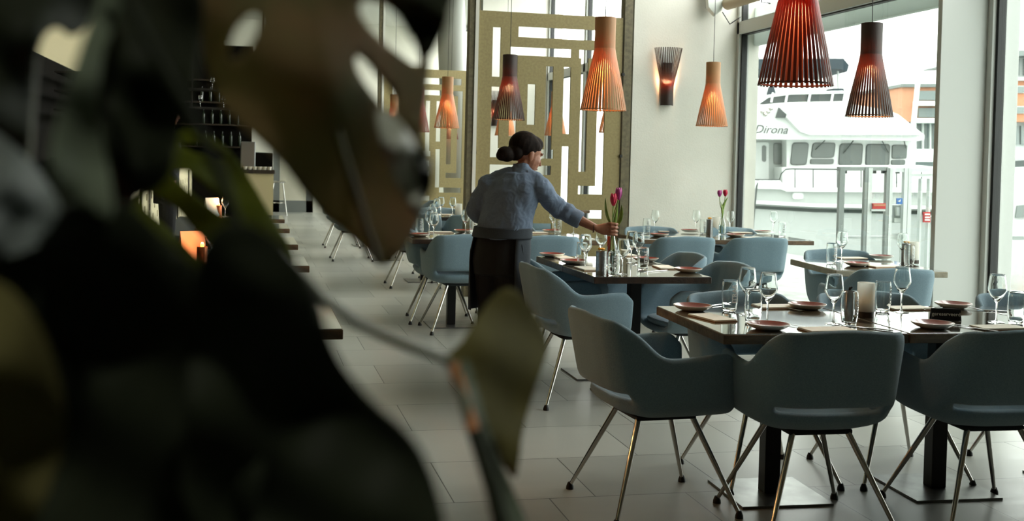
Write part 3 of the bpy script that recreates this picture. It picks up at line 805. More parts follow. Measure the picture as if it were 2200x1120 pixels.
pendant(4.226, 10.03, 1.759, 'birch', 'tan slatted pendant before the concrete wall beside the window')
pendant(2.326, 10.28, 1.765, 'black_birch', 'black slatted pendant with red glow above the waitress')
pendant(2.25, 13.23, 1.751, 'birch', 'tan slatted pendant in front of the distant screen')
pendant(4.05, 15.0, 1.74, 'birch', 'tan slatted pendant seen through the middle slot of the large screen')
pendant(4.12, 12.75, 1.74, 'birch', 'tan slatted pendant seen low through the right slot of the large screen')
pendant(3.55, 15.9, 1.74, 'birch', 'tan slatted pendant peeking below the black one through the screen')
pendant(2.20, 15.2, 1.74, 'walnut', 'reddish slatted pendant at the edge of the big leaf')
pendant(3.50, 20.2, 1.74, 'walnut', 'far reddish slatted pendant behind the distant screen')
pendant(2.12, 17.2, 1.74, 'birch', 'tan slatted pendant seen through the notch of the big leaf')
# slatted wall lamps, wide end up
def sconce(x, y, z, label):
    t = thing('wall_lamp', label, 'wall lamp', (x, y, z), 0, 'black slatted wall lamps')
    m = MB(); prof = [(0, .068), (.12, .067), (.20, .068), (.245, .076), (.32, .092), (.45, .121), (.60, .150)]; n = 42; w = .0102
    for k in range(n):
        a = 2*PI*k/n
        if math.sin(a) > .12: continue       # flat against the wall
        ca, sa = math.cos(a), math.sin(a); vs = []
        for zz, r in prof:
            hw = min(w/2, PI*r/n*1.02)
            for rr, s in ((r, -1), (r, 1), (r-.0022, 1), (r-.0022, -1)): vs.append((rr*ca-s*hw*sa, rr*sa+s*hw*ca, zz))
        L = len(prof); fs = [(i*4+q, i*4+(q+1) % 4, (i+1)*4+(q+1) % 4, (i+1)*4+q) for i in range(L-1) for q in range(4)]
        m.add(vs, fs+[(0, 1, 2, 3), ((L-1)*4+3, (L-1)*4+2, (L-1)*4+1, (L-1)*4)])
    m.build('lamp_shade', 'black_birch', t)
    MB().box(-.05, .05, .0, .025, .05, .45).build('wall_bracket', 'black_plastic', t)
    MB().ball((0, -.02, .17), .03, 12, 8).build('bulb', 'bulb', t)
    l = bpy.data.lights.new('bulb_light', 'POINT'); l.energy = 4; l.color = (1, .5, .25); l.shadow_soft_size = .03
    lo = bpy.data.objects.new('bulb_light', l); COL.objects.link(lo); lo.parent = t; lo.location = (0, -.03, .24)
q = on(1432, 227, 1, YP-.03)
sconce(q.x, YP-.03, q.z, 'black slatted wall lamp glowing orange on the concrete wall')
q = on(1064, 271, 1, Y2-.03)
sconce(q.x, Y2-.03, q.z, 'black slatted wall lamp on the far concrete wall seen through the screen')
# wall loudspeaker
q = on(1534, -6, 1, YP-.10)
t = thing('wall_speaker', 'grey rounded loudspeaker at the top of the concrete wall', 'speaker', (q.x, YP-.10, q.z))
mat('speaker_grey', '8f948f', .5); mat('speaker_rim', 'd8ddd8', .5)
MB().lathe([(.0005, -.05), (.085, -.05), (.10, -.03), (.105, .0)], 7).build('grille', 'speaker_grey', t, bevel=.012)
MB().lathe([(.105, .0), (.112, .01), (.10, .05), (.0005, .06)], 7).build('housing', 'speaker_rim', t, bevel=.006)
for o in kids(t): o.data.transform(Matrix.Scale(1.9, 4, (0, 0, 1)) @ Matrix.Rotation(R(90), 4, 'X') @ Matrix.Rotation(.2, 4, 'Z')); o.data.flip_normals() if False else None
a0 = on(1552, 26, 1, YP-.06); a1 = on(1568, 52, 1, YP-.05); a2 = on(1592, 36, 1, YP-.05)
MB().tube([Vector(a0)-t.location, Vector(a1)-t.location, Vector(a2)-t.location], .006, 6).build('cable', 'cord_black', t)

# ------------------------------------------------------------------ left side: bench tables, perforated partition, bar
GL = 'bench tables along the left side'
for i, (yf, l) in enumerate(((4.29, 'orange-lit end of the nearest bench table, peeking left of the aisle'), (6.75, 'bench table end with copper candle behind the green leaf fingers'), (8.34, 'third bench table end jutting into the aisle'), (10.1, 'fourth bench table, mostly behind the leaves'), (11.56, 'fifth bench table end near the glass door'))):
    t = table(-.045, yf+.36, .80, .72, 0, l, 'wood_edge', group=GL)
pt = thing('partition', 'cream partition pierced with dark square holes behind the left benches', 'partition', (-1.06, 0, 0))
mat('cream_panel', 'd3c9a4', .7); mat('post_dark', '1b1713', .5); mat('copper', 'c9754a', .3, metal=.6)
def pierced(y0, y1, seed):
    rnd = random.Random(seed); m = MB(); z0, z1 = .25, 1.10; cols = 14; rows = 7; cy = (y1-y0)/cols; cz = (z1-z0)/rows
    hole = {(i, j): (j >= 1 and j < rows-1 and (i+j*2) % 3 == 1) for i in range(cols) for j in range(rows)}
    for (i, j), h in hole.items():
        a = y0+i*cy; b = a+cy; c = z0+j*cz; d = c+cz
        if not h: m.box(0, .03, a, b, c, d)
        else:
            m.box(0, .03, a, a+cy*.22, c, d); m.box(0, .03, b-cy*.22, b, c, d); m.box(0, .03, a+cy*.22, b-cy*.22, c, c+cz*.2); m.box(0, .03, a+cy*.22, b-cy*.22, d-cz*.2, d)
    return m
for i in range(6):
    y0 = 8.6+i*3.0
    pierced(y0+.04, y0+2.96, i).build('pierced_panel', 'cream_panel', pt)
    MB().box(-.03, .05, y0-.035, y0+.035, 0, 1.30).build('post', 'post_dark', pt)
    MB().box(-.02, .05, y0+.035, y0+2.965, .05, .25).build('kick_panel', 'cream_panel', pt)
    MB().box(-.03, .06, y0+.035, y0+2.965, 1.10, 1.14).build('cap_rail', 'cream_panel', pt)
mat('backing', '120d0a', .9)
MB().box(-.10, -.06, 8.6, 26.6, 0, 1.12).build('backing_board', 'backing', pt)
rods = thing('wine_rack', 'dark rack with thin metal rods and shelves of glasses behind the partition', 'rack', (-2.3, 0, 0))
MB().box(-.25, .15, 16, 23.7, 0, 1.28).build('cabinet', 'dark_wall', rods)
for z in (1.9, 2.15, 2.40): MB().box(-.22, .12, 16, 23.7, z, z+.025).build('shelf', 'post_dark', rods)
for k in range(12): MB().tube([(.12, 16.2+k*.65, 1.28), (.12, 16.2+k*.65, 2.4)], .008, 6).build('rod', 'chrome', rods)
for k in range(10):
    y = 16.6+k*.75; item3('wine', (-2.3, y, [2.176, 1.926][k % 2]), 0, 'wine glass on the dark rack, ' + ['upper', 'lower'][k % 2] + ' shelf, ' + ['nearest', 'second', 'third', 'fourth', 'farthest'][k//2], 'wine glasses on the dark rack')
# bench seat
bs = thing('bench', 'dark long bench between the partition and the left tables', 'bench', (-.78, 0, 0))
for y0, y1 in ((8.7, 11.3), (13.2, 17.2)): MB().box(-.20, .2, y0, y1, .36, .46).build('seat', 'chair_underside', bs, bevel=.02)
for y0, y1 in ((8.75, 11.25), (13.25, 17.15)): MB().box(-.18, .12, y0, y1, 0, .36).build('plinth', 'post_dark', bs)
# glowing copper things on the bench tables
def copper(px, py, k, lbl):
    p = at(px, py, TZ)
    t = thing('candle_tin', lbl, 'candle', (p.x, p.y, TZ+.0004), 0, 'copper candle tins on the bench tables')
    MB().lathe([(.0005, 0), (.030, 0), (.031, .003), (.031, .098), (.0295, .10), (.0290, .085), (.0005, .08)], 24).build('tin_body', 'copper', t)
    MB().ball((0, 0, .108), .012, 8, 6, (1, 1, 1.5)).build('flame', 'bulb', t)
    l = bpy.data.lights.new('candle_light', 'POINT'); l.energy = 1.0+2.5*(k == 2); l.color = (1, .45, .15); l.shadow_soft_size = .02
    lo = bpy.data.objects.new('candle_light', l); COL.objects.link(lo); lo.parent = t; lo.location = (0, 0, .16)
copper(434, 567, 0, 'copper tin with a flame between the green leaf fingers'); copper(470, 462, 1, 'small copper tin glowing on a farther bench table')
copper(648, 668, 2, 'copper candle tin behind the dark leaf, glowing on the nearest bench table')
mat('menu_pink', 'd9a184', .7); mat('menu_white', 'dfe3d6', .7)
for px, py, a, m, l in ((412, 561, 25, 'menu_pink', 'salmon folded menu standing beside the copper tin'), (455, 462, 30, 'menu_white', 'white folded menu standing on a farther bench table')):
    p = at(px, py, TZ); t = thing('menu_card', l, 'menu', (p.x, p.y, TZ+.0004), R(a), 'standing menu cards')
    MB().prism([(-.05, 0), (-.047, 0), (0, .17), (.047, 0), (.05, 0), (.002, .178), (-.002, .178)], -.075, .075, lambda q, x: (x, q[0], q[1])).build('card', m, t)
for px, py, l in ((456, 563, 'wine glass beside the copper tin'), (468, 575, 'wine glass behind the copper tin'), (484, 466, 'wine glass on a farther bench table')):
    item('wine', px, py, 0, l+' in orange light', 'glasses on the bench tables')
# counter at the far end, with shelf things and a stool
bc = thing('bar_counter', 'pale counter with dark top beside the far glass door', 'counter', (0, 0, 0))
a = on(545, 470, 1, 22); b_ = on(586, 470, 1, 22)
bc.location = (b_.x, 22, 0)
MB().box(-.55, 0, 0, 1.2, 0, 1.02).build('front_panel', 'cream_wall', bc); MB().box(-2.4, -.55, 0, 1.2, 0, 1.02).build('side_panel', 'dark_wall', bc); MB().box(-2.45, .02, -.05, 1.25, 1.02, 1.09).build('worktop', 'dark_wood', bc)
MB().box(-2.4, 0, 1.0, 1.2, 1.09, 1.42).build('shelf_box', 'dark_wall', bc); MB().box(-.62, -.34, .2, .5, 1.09, 1.62).build('coffee_machine', 'tin', bc, bevel=.02)
for k, w in enumerate(('rightmost', 'second from right', 'third from right', 'fourth from right', 'fifth from right', 'leftmost')): tag(MB().lathe([(.0005, 0), (.035, 0), (.045, .06), (.042, .06), (.03, .008), (.0005, .008)], 12).build('cup', 'stoneware', None, loc=(b_.x-.08-.09*k, 22.1, 1.0905)), w+' white cup in the row on the far counter', 'cup', 'white cups on the far counter')
st = thing('bar_stool', 'chrome bar stool behind the far glass door', 'stool', on(597, 440, 1, 25.5)*1.0); st.location = (on(597, 440, 1, 26.5).x, 26.5, 0)
MB().lathe([(.0005, .74), (.17, .74), (.18, .77), (.15, .79), (.0005, .79)], 20).build('seat', 'chrome', st)
for sx_ in (-1, 1):
    for sy in (-1, 1): MB().tube([(.10*sx_, .10*sy, .74), (.2*sx_, .2*sy, 0)], .013, 8).build('leg', 'chrome', st)
MB().lathe([(.165, .28), (.178, .28), (.178, .295), (.165, .295)], 20, closed=True).build('foot_ring', 'chrome', st)

e_ = on(541, 300, 1, 24.2).x
bb = thing('back_bar', 'tall dark shelving with bottles on the end wall left of the counter', 'shelving', (XL+.01, 24.2, 0))
MB().box(0, e_-XL-.01, .0, .35, 0, 3.6).build('cabinet', 'dark_wall', bb)
for z in (1.5, 1.95, 2.4, 2.85): MB().box(.05, e_-XL-.05, -.22, .0, z, z+.03).build('shelf', 'dark_wood', bb)
mat('bottle_glass', '1f2a1c', .15)
for k in range(16):
    z = (1.532, 1.982, 2.432)[k % 3]; x = e_-.25-.17*(k//3)-.04*(k % 3)
    b = MB().lathe([(.0005, 0), (.036, 0), (.038, .01), (.038, .19), (.03, .22), (.013, .25), (.013, .30), (.0005, .30)], 14).build('bottle', 'bottle_glass', None, loc=(x, 24.09, z))
    tag(b, 'dark bottle on the %s shelf of the back bar, %s from the right' % (('lowest', 'middle', 'upper')[k % 3], ('first', 'second', 'third', 'fourth', 'fifth', 'sixth')[k//3]), 'bottle', 'bottles on the back bar')
hr_ = thing('hanging_rack', 'dark rack hanging over the far counter with upturned glasses', 'rack', (b_.x-.75, 20.6, 2.15))
for z in (0, .32): MB().box(-.75, .55, -.2, .2, z, z+.03).build('shelf', 'post_dark', hr_)
for x in (-.7, .5): MB().box(x-.015, x+.015, -.015, .015, 0, ZC-2.17).build('hanger', 'post_dark', hr_)
for k, w in enumerate(('leftmost', 'second', 'third', 'fourth', 'fifth', 'rightmost')):
    o = item3('wine', (b_.x-1.3+.2*k, 20.6, 2.5006 if k % 2 else 2.1806), 0, 'small wine glass on the hanging rack over the far counter, '+w, 'wine glasses on the hanging rack')

# ------------------------------------------------------------------ people
mat('skin', '9c6a52', .5, noise=(20, '8c5c46', 3)); mat('skin_man', 'b98a78', .5)
mat('hair_dark', '0f0a08', .75, noise=(90, '231812', 6, (1, 1, .3)), spec=.15); mat('shirt_blue', '6f7e92', .9, noise=(400, '5e6d82', 2), bump=(600, .3)); 
mat('trousers_black', '0c0c0d', .8); mat('apron_grey', '3b4249', .9, noise=(300, '2f353b', 2)); mat('shoe_black', '0d0d0d', .4); mat('band_brown', '5a3a2c', .6); mat('lip', '8a4a42', .5); mat('eye_white', 'd8d4cc', .3); mat('eye_dark', '17110d', .2); mat('man_shirt', '14161a', .9)
def remesh(o, vox, smooth=4):
    r = o.modifiers.new('skin_join', 'REMESH'); r.mode = 'VOXEL'; r.voxel_size = vox; r.use_smooth_shade = True
    s = o.modifiers.new('soft', 'SMOOTH'); s.iterations = smooth; s.factor = .5
    return o
def ellring(m, pts, n=24):
    """closed tube through (centre, axis a, half a, axis b, half b)"""
    vs = []; 
    for c, a, ra, b, rb in pts:
        for k in range(n):
            t = 2*PI*k/n; vs.append(c+a*ra*math.cos(t)+b*rb*math.sin(t))
    fs = [(i*n+k, i*n+(k+1) % n, (i+1)*n+(k+1) % n, (i+1)*n+k) for i in range(len(pts)-1) for k in range(n)]
    fs += [tuple(range(n-1, -1, -1)), tuple((len(pts)-1)*n+k for k in range(n))]
    m.add(vs, fs, True)
def person(name_lbl, J, fwd, rgt, HF, HR, spec, hd, mats, grip=None):
    """J: joints (world); fwd/rgt body axes; HF/HR: head forward and right axes"""
    Z = Vector((0, 0, 1)); root_loc = Vector(((J['ankle_l'].x+J['ankle_r'].x)/2, (J['ankle_l'].y+J['ankle_r'].y)/2, 0))
    def fin(mb, nm, m, par=None): 
        o = mb.build(nm, m); o.data.transform(Matrix.Translation(-root_loc)); 
        if par is not None: o.parent = par
        return o
    m = MB(); tor = spec['torso']          # list of (centre, half width, half depth)
    ellring(m, [(c, rgt, w, fwd, d) for c, w, d in tor])
    for s in ('l', 'r'):
        m.tube([J['neck'].lerp(J['sh_'+s], .35), J['sh_'+s], J['sh_'+s].lerp(J['el_'+s], .5), J['el_'+s], J['el_'+s].lerp(J['wr_'+s], .4), J['wr_'+s]], [.05, .052, .043, .036, .036, .024], 12)
        m.ball(J['sh_'+s], .055, 12, 8); m.ball(J['el_'+s], .037, 12, 8)
        m.tube([J['hip_'+s]+Z*.08, J['hip_'+s], J['hip_'+s].lerp(J['kn_'+s], .5), J['kn_'+s], J['kn_'+s].lerp(J['ankle_'+s], .35), J['ankle_'+s]], [.085, .088, .072, .052, .050, .034], 14)
        a = J['ankle_'+s]; m.tube([a, a-Z*.045-fwd*.02, a-Z*.055+fwd*.08, a-Z*.065+fwd*.15], [.036, .04, .035, .024], 10)
    H = J['head']; up = HR.cross(HF).normalized()
    if up.z < 0: up = -up
    m.tube([J['neck']-Z*.03, J['neck'].lerp(H, .35), H-up*.05-HF*.015], [(.062), (.050), (.052)], 16)
    # skull, face, jaw, nose, lips, brow, ears
    hs = spec.get('hs', 1)
    def HP(f, r, u): return H+HF*f*hs+HR*r*hs+up*u*hs
    def blob(c, a, b, d, n=16):
        k0 = len(m.v); m.ball((0, 0, 0), 1, n, 12)
        for i in range(k0, len(m.v)): 
            v = m.v[i]; p = c+HF*(v[0]*a*hs)+HR*(v[1]*b*hs)+up*(v[2]*d*hs); m.v[i] = (p.x, p.y, p.z)
    blob(HP(-.012, 0, .03), .092, .074, .083); blob(HP(.030, 0, -.020), .062, .062, .085); blob(HP(.050, 0, -.078), .034, .036, .030)
    m.tube([HP(.082, 0, .018), HP(.096, 0, -.006), HP(.108, 0, -.026), HP(.090, 0, -.032)], [.007, .009, .011, .008], 8)
    m.tube([HP(.075, -.022, -.056), HP(.089, 0, -.055), HP(.075, .022, -.056)], [.007, .010, .007], 8)
    m.tube([HP(.070, -.045, .026), HP(.086, -.02, .030), HP(.088, 0, .026), HP(.086, .02, .030), HP(.070, .045, .026)], [.008, .009, .008, .009, .008], 8)
    for s in (-1, 1):
        blob(HP(-.004, .072*s, -.012), .016, .008, .030); blob(HP(.048, .036*s, -.022), .030, .022, .026)
    # hands
    for s in ('l', 'r'):
        w = J['wr_'+s]
        if s == 'r' and grip:
            for path, rad in grip(w): m.tube(path, rad, 10)
        else:
            d = (w-J['el_'+s]).normalized(); side = d.cross(Z).normalized(); nn = side.cross(d).normalized()
            m.tube([w, w+d*.03, w+d*.085], [(.022, .020), (.016, .036), (.013, .040)], 12)
            for k in range(4):
                o = side*(-.030+.020*k); L = (.066, .078, .074, .058)[k]
                m.tube([w+d*.08+o*.9, w+d*(.08+L*.45)+o*1.05-nn*.006, w+d*(.08+L*.8)+o*1.1-nn*.020, w+d*(.08+L)+o*1.1-nn*.036], [.0095, .0088, .008, .0065], 8)
            m.tube([w+d*.02+side*.026, w+d*.05+side*.046-nn*.008, w+d*.085+side*.05-nn*.018], [.011, .010, .0075], 8)
    body = fin(m, 'person', mats['skin']); body.location = root_loc; remesh(body, .0036, 2)
    tag(body, name_lbl, 'person')
    # eyes and mouth
    e = MB()
    for s in (-1, 1): e.ball(HP(.074, .031*s, .002), .0105, 12, 8)
    eo = fin(e, 'eyes', 'eye_white', body)
    e = MB()
    for s in (-1, 1): e.ball(HP(.0815, .032*s, .002), .0052, 10, 8)
    fin(e, 'pupils', 'eye_dark', body)
    fin(MB().tube([HP(.084, -.020, -.0555), HP(.0965, 0, -.0545), HP(.084, .020, -.0555)], [.0025, .0045, .0025], 8), 'lips', 'lip', body)
    e = MB()
    for s in (-1, 1): e.tube([HP(.083, .018*s, .030), HP(.086, .032*s, .035), HP(.078, .048*s, .031)], [.0022, .003, .0018], 6)
    fin(e, 'eyebrows', mats['hair'], body)
    # hair: cap of strands grown from the skull
    m = MB()
    def hblob(c, a, b, d):
        k0 = len(m.v); m.ball((0, 0, 0), 1, 18, 14)
        for i in range(k0, len(m.v)):
            v = m.v[i]; p = c+HF*(v[0]*a*hs)+HR*(v[1]*b*hs)+up*(v[2]*d*hs); m.v[i] = (p.x, p.y, p.z)
    hd(hblob, HP, m)
    h = fin(m, 'hair', mats['hair'], body); remesh(h, .005, 4)
    # clothes
    m = MB(); ellring(m, [(c, rgt, w+.018, fwd, d+.018) for c, w, d in spec['shirt']])
    for s in ('l', 'r'):
        cuff = J['el_'+s].lerp(J['wr_'+s], spec['cuff'])
        A, E = J['sh_'+s], J['el_'+s]; side = (E-A).cross(Z).normalized()*.006
        P = [J['neck'].lerp(A, .25), J['neck'].lerp(A, .7), A, A.lerp(E, .25)+side, A.lerp(E, .5)-side, A.lerp(E, .78)+side, E, E.lerp(cuff, .4)+side, E.lerp(cuff, .8)-side*.5, cuff]
        m.tube(P, [.058, .066, .071, .066, .062, .060, .058, .057, .051, .049], 14); m.ball(A, .074, 12, 8)
    col = J['neck']
    m.tube([col-Z*.03, col+Z*.01, col+Z*.045+fwd*.004, col+Z*.052+fwd*.004], [.080, .068, .062, .056], 18)
    sh = fin(m, 'shirt', mats['shirt'], body); remesh(sh, .0065, 3)
    tx = bpy.data.textures.new('folds', 'CLOUDS'); tx.noise_scale = .11; tx.noise_depth = 1
    dp = sh.modifiers.new('folds', 'DISPLACE'); dp.texture = tx; dp.strength = .034; dp.mid_level = .5; dp.texture_coords = 'LOCAL'
    tx = bpy.data.textures.new('wrinkles', 'MUSGRAVE' if False else 'WOOD'); tx.noise_scale = .05; tx.turbulence = 22; tx.wood_type = 'BANDNOISE'
    dp = sh.modifiers.new('wrinkles', 'DISPLACE'); dp.texture = tx; dp.strength = .0022; dp.mid_level = .5; dp.texture_coords = 'LOCAL'
    for s in ('l', 'r'):
        cuff = J['el_'+s].lerp(J['wr_'+s], spec['cuff']); d = (J['wr_'+s]-J['el_'+s]).normalized()
        c = fin(MB().tube([cuff-d*.045, cuff-d*.02, cuff+d*.012, cuff+d*.022], [.054, .056, .055, .050], 18), 'rolled_cuff', mats['shirt'], sh)
    m = MB(); ellring(m, [(c, rgt, w+.012, fwd, d+.012) for c, w, d in spec['seat']])
    for s in ('l', 'r'):
        m.tube([J['hip_'+s]+Z*.06, J['hip_'+s], J['hip_'+s].lerp(J['kn_'+s], .5), J['kn_'+s], J['kn_'+s].lerp(J['ankle_'+s], .5), J['ankle_'+s]+Z*.0], [.095, .100, .086, .068, .062, .058], 14)
    tr = fin(m, 'trousers', mats['trousers'], body); remesh(tr, .008, 3)
    for s in ('l', 'r'):
        a = J['ankle_'+s]; fin(MB().tube([a-Z*.02-fwd*.035, a-Z*.045, a-Z*.050+fwd*.06, a-Z*.060+fwd*.13, a-Z*.066+fwd*.175], [.044, .047, .043, .036, .020], 12), 'shoe', 'shoe_black', body)
    return body, fin
DP = 7.05
def W(px, py, dd=0): return deep(px, py, DP+dd)
r_ = Vector((CR.x, CR.y, 0)).normalized(); a_ = Vector((CF.x, CF.y, 0)).normalized(); Zv = Vector((0, 0, 1))
th = R(28); fwd = (a_*math.cos(th)+r_*math.sin(th)); rgt = (r_*math.cos(th)-a_*math.sin(th))
vp_ = at(1314, 574, TZ); VASE = Vector((vp_.x, vp_.y, TZ))
grip_c = VASE+Zv*.235
hips = W(1074, 548)
J = {'neck': W(1121, 368), 'sh_l': W(1052, 398, .03), 'sh_r': W(1160, 402, -.06), 'el_l': W(1018, 452, .12), 'wr_l': W(1052, 478, .30),
     'hip_l': W(1052, 560, .02), 'hip_r': W(1092, 562, -.02), 'head': W(1130, 332, .02)}
J['wr_r'] = grip_c-r_*.105+Zv*.004-a_*.012
mid = (J['sh_r']+J['wr_r'])/2; J['el_r'] = Vector(W(1203, 452, .0)); J['el_r'] = J['el_r']+a_*0.04
for s, dx in (('l', -.045), ('r', .045)):
    h = J['hip_'+s]; J['kn_'+s] = Vector((h.x, h.y, .47))+rgt*dx*.2+fwd*.02; J['ankle_'+s] = Vector((h.x, h.y, .085))+rgt*dx*.4
def T(px, py, w, d, dd=0): return (W(px, py, dd), w, d)
torso = [T(1074, 572, .150, .115), T(1074, 545, .160, .12), T(1078, 510, .145, .11), T(1086, 475, .128, .098), T(1094, 440, .142, .105), T(1102, 410, .158, .11), T(1108, 388, .150, .10), T(1114, 372, .09, .07)]
shirt = [T(1082, 512, .150, .115), T(1084, 500, .166, .13), T(1087, 480, .160, .125), T(1093, 445, .158, .118), T(1101, 412, .170, .118), T(1106, 390, .160, .105), T(1113, 373, .10, .075)]
seat = [T(1072, 590, .150, .12), T(1073, 560, .165, .128), T(1076, 525, .156, .122), T(1080, 500, .14, .11)]
hf = (r_*math.cos(R(30))+a_*math.sin(R(30))-Zv*.34).normalized(); hr = hf.cross(Zv).normalized()
def her_hair(hb, HP, m):
    hb(HP(-.024, 0, .040), .094, .080, .084); hb(HP(.02, 0, .072), .062, .062, .045); hb(HP(-.07, 0, -.01), .045, .062, .05)
    hb(HP(-.006, 0, .052), .080, .0795, .06)
    hb(HP(-.120, .0, -.042), .052, .048, .042); hb(HP(-.142, .0, -.058), .032, .036, .030); hb(HP(-.09, 0, -.022), .03, .035, .03)
    m.tube([HP(-.150, .01, -.03), HP(-.172, .012, -.012), HP(-.164, .015, .004)], [.004, .003, .002], 6)
def her_grip(w):
    c = grip_c; o = []
    def G(x, y, z): return c+r_*x+a_*y+Zv*z
    # palm from the wrist to the knuckles
    o.append(([w, w.lerp(G(-.055, -.014, .0), .5), G(-.055, -.014, 0), G(-.028, -.022, .0)], [(.021, .025), (.030, .020), (.038, .019), (.037, .015)]))
    zs = (.034, .0115, -.0115, -.033); rs = (.0088, .0092, .0088, .0078)
    for z, r0 in zip(zs, rs):
        k = 1 if z > -.02 else .9
        o.append(([G(-.034, -.022, z), G(-.012, -.0335*k, z+.002), G(.013, -.030*k, z), G(.0275*k, -.012, z-.002), G(.026*k, .008, z-.003), G(.014, .021, z-.004)], [r0*1.1, r0*1.08, r0, r0*.97, r0*.9, r0*.75]))
    o.append(([w+(r_*.02)+Zv*.012+a_*.012, G(-.052, .008, .020), G(-.026, .024, .030), G(-.004, .0275, .034), G(.012, .024, .034)], [.014, .0135, .0115, .010, .0075]))
    return o
her, fin = person('woman in light blue shirt and grey apron leaning to set tulips down', J, fwd, rgt, hf, hr, {'torso': torso, 'shirt': shirt, 'seat': seat, 'cuff': .50, 'hs': 1.12}, her_hair,
    {'skin': 'skin', 'hair': 'hair_dark', 'shirt': 'shirt_blue', 'trousers': 'trousers_black'}, her_grip)
# half apron, open at the back, with a waistband and tie
def apron_part(lo, hi, a0, a1, nm, m, off, par, flare=0):
    g = []; n = 26; rows = 9
    for j in range(rows):
        t = j/(rows-1); py = lo+(hi-lo)*t
        cx = 1081-7*min(1, (py-488)/60); w = .166+.016*min(1, max(0, (py-488))/55); d = .128+.014*min(1, max(0, (py-488))/55)
        c = W(cx, py)
        for i in range(n+1):
            a = a0+(a1-a0)*i/n; rip = 1+flare*t*.06*math.sin(a*7+2*t)
            g.append(c+rgt*((w+off)*math.cos(a)*rip)+fwd*((d+off)*math.sin(a)*rip))
    mb = MB().add(g, [(j*(n+1)+i, j*(n+1)+i+1, (j+1)*(n+1)+i+1, (j+1)*(n+1)+i) for j in range(rows-1) for i in range(n)], True)
    o = fin(mb, nm, m, par); s = o.modifiers.new('t', 'SOLIDIFY'); s.thickness = .004; return o
ap = apron_part(500, 668, R(-38), R(216), 'apron', 'apron_grey', .014, her, 1)
apron_part(488, 510, R(-180), R(180), 'waistband', 'apron_grey', .024, ap)
fin(MB().tube([W(1112, 500, -.12), W(1122, 530, -.13), W(1126, 590, -.10), W(1124, 632, -.09), W(1119, 622, -.1)], .006, 6), 'apron_tie', 'apron_grey', ap)
wv = J['wr_r']-r_*.015; fin(MB().tube([wv-(r_*.004), wv+(r_*.004)], [.0285, .0285], 16), 'wristband', 'band_brown', her)
# the vase she holds
v1 = mk_vase([('tulip_red', (0, -.006, .315), (-.004, 0, 0)), ('tulip_magenta', (.034, .014, .345), (-.010, 0, 0))])
v1.location = VASE+Zv*.0004; v1.scale = (1, 1, 1.22); v1.rotation_euler = (0, 0, -YAW); tag(v1, 'glass bottle vase with red and magenta tulips gripped by the woman', 'vase')
leaf_strip(v1, (-.004, 0, .20), (-.050, .0, .350), (.6, -.8, 0), .016, .022); leaf_strip(v1, (.006, 0, .19), (.052, .0, .318), (.7, -.7, 0), .020, -.022); leaf_strip(v1, (.004, .004, .19), (.030, .01, .322), (1, .3, 0), .012, .01)
MB().box(-.030, -.004, .012, .014, .012, .155).build('orange_ribbon', 'orange_paper', v1)
# man behind the partition, only his profile shows between the leaves
DM = 12.2
def Wm(px, py, dd=0): return deep(px, py, DM+dd)
hc = Wm(364, 246); fm = (r_*.9+a_*.35).normalized(); rm = fm.cross(Zv).normalized()
Jm = {'head': hc, 'neck': hc-Zv*.16-fm*.02}
for s, k in (('l', -1), ('r', 1)):
    Jm['sh_'+s] = Jm['neck']+rm*.17*k-Zv*.05; Jm['el_'+s] = Jm['sh_'+s]-Zv*.29+rm*.03*k; Jm['wr_'+s] = Jm['el_'+s]-Zv*.23+fm*.06
    Jm['hip_'+s] = Vector((hc.x, hc.y, .93))+rm*.09*k; Jm['kn_'+s] = Vector((hc.x, hc.y, .49))+rm*.10*k; Jm['ankle_'+s] = Vector((hc.x, hc.y, .09))+rm*.10*k
def Tm(z, w, d): return (Vector((hc.x, hc.y, z))-fm*.02, w, d)
zt = Jm['neck'].z
tm = [Tm(.88, .16, .11), Tm(1.0, .155, .11), Tm(1.15, .15, .11), Tm(zt-.22, .175, .12), Tm(zt-.10, .18, .11), Tm(zt-.02, .09, .07)]
def his_hair(hb, HP, m): hb(HP(-.022, 0, .045), .090, .078, .078); hb(HP(-.05, 0, .0), .055, .07, .06)
him, fin2 = person('man in dark clothes with glasses, his profile between the dark leaves', Jm, fm, rm, (fm-Zv*.1).normalized(), rm, {'torso': tm, 'shirt': tm, 'seat': [Tm(.84, .16, .12), Tm(.95, .165, .12), Tm(1.03, .155, .115)], 'cuff': .8}, his_hair,
    {'skin': 'skin_man', 'hair': 'hair_dark', 'shirt': 'man_shirt', 'trousers': 'trousers_black'})
upm = rm.cross(fm); upm = upm if upm.z > 0 else -upm
fin2(MB().tube([hc+fm*.095+rm*.05, hc+fm*.10+rm*.0, hc+fm*.095-rm*.05, hc-fm*.0-rm*.078], .004, 6), 'glasses', 'black_plastic', him)

# ------------------------------------------------------------------ outside: quay, water, boats, buildings
mat('quay_paving', 'b8bcb6', .7, noise=(4, '949892', 5)); mat('harbour_water', '86908d', .12, noise=(1.2, 'a0a9a6', 6), bump=(3, .3))
mat('boat_white', 'e4e7e5', .4); mat('boat_shade_grey', 'b3b8b5', .5); mat('boat_dark', '3f4645', .5); mat('boat_glass', '666e6b', .2, spec=.5)
mat('navy_canvas', '2f3c44', .9); mat('rail_steel', 'a9afae', .3, metal=.6); mat('gate_grey', '8f9794', .5); mat('gate_pale', 'd6dcda', .5)
mat('brick_orange', 'c68f72', .85, noise=(6, 'bd866a', 4)); mat('facade_white', 'd0d5d2', .7); mat('far_glass', '6c7776', .2); mat('far_dark', '6d7573', .5)
mat('sign_red', 'c23b3f', .5); mat('sign_blue', '3f74b8', .5); mat('flag_red', 'b8323a', .7); mat('teal_line', '2f3b38', .6)
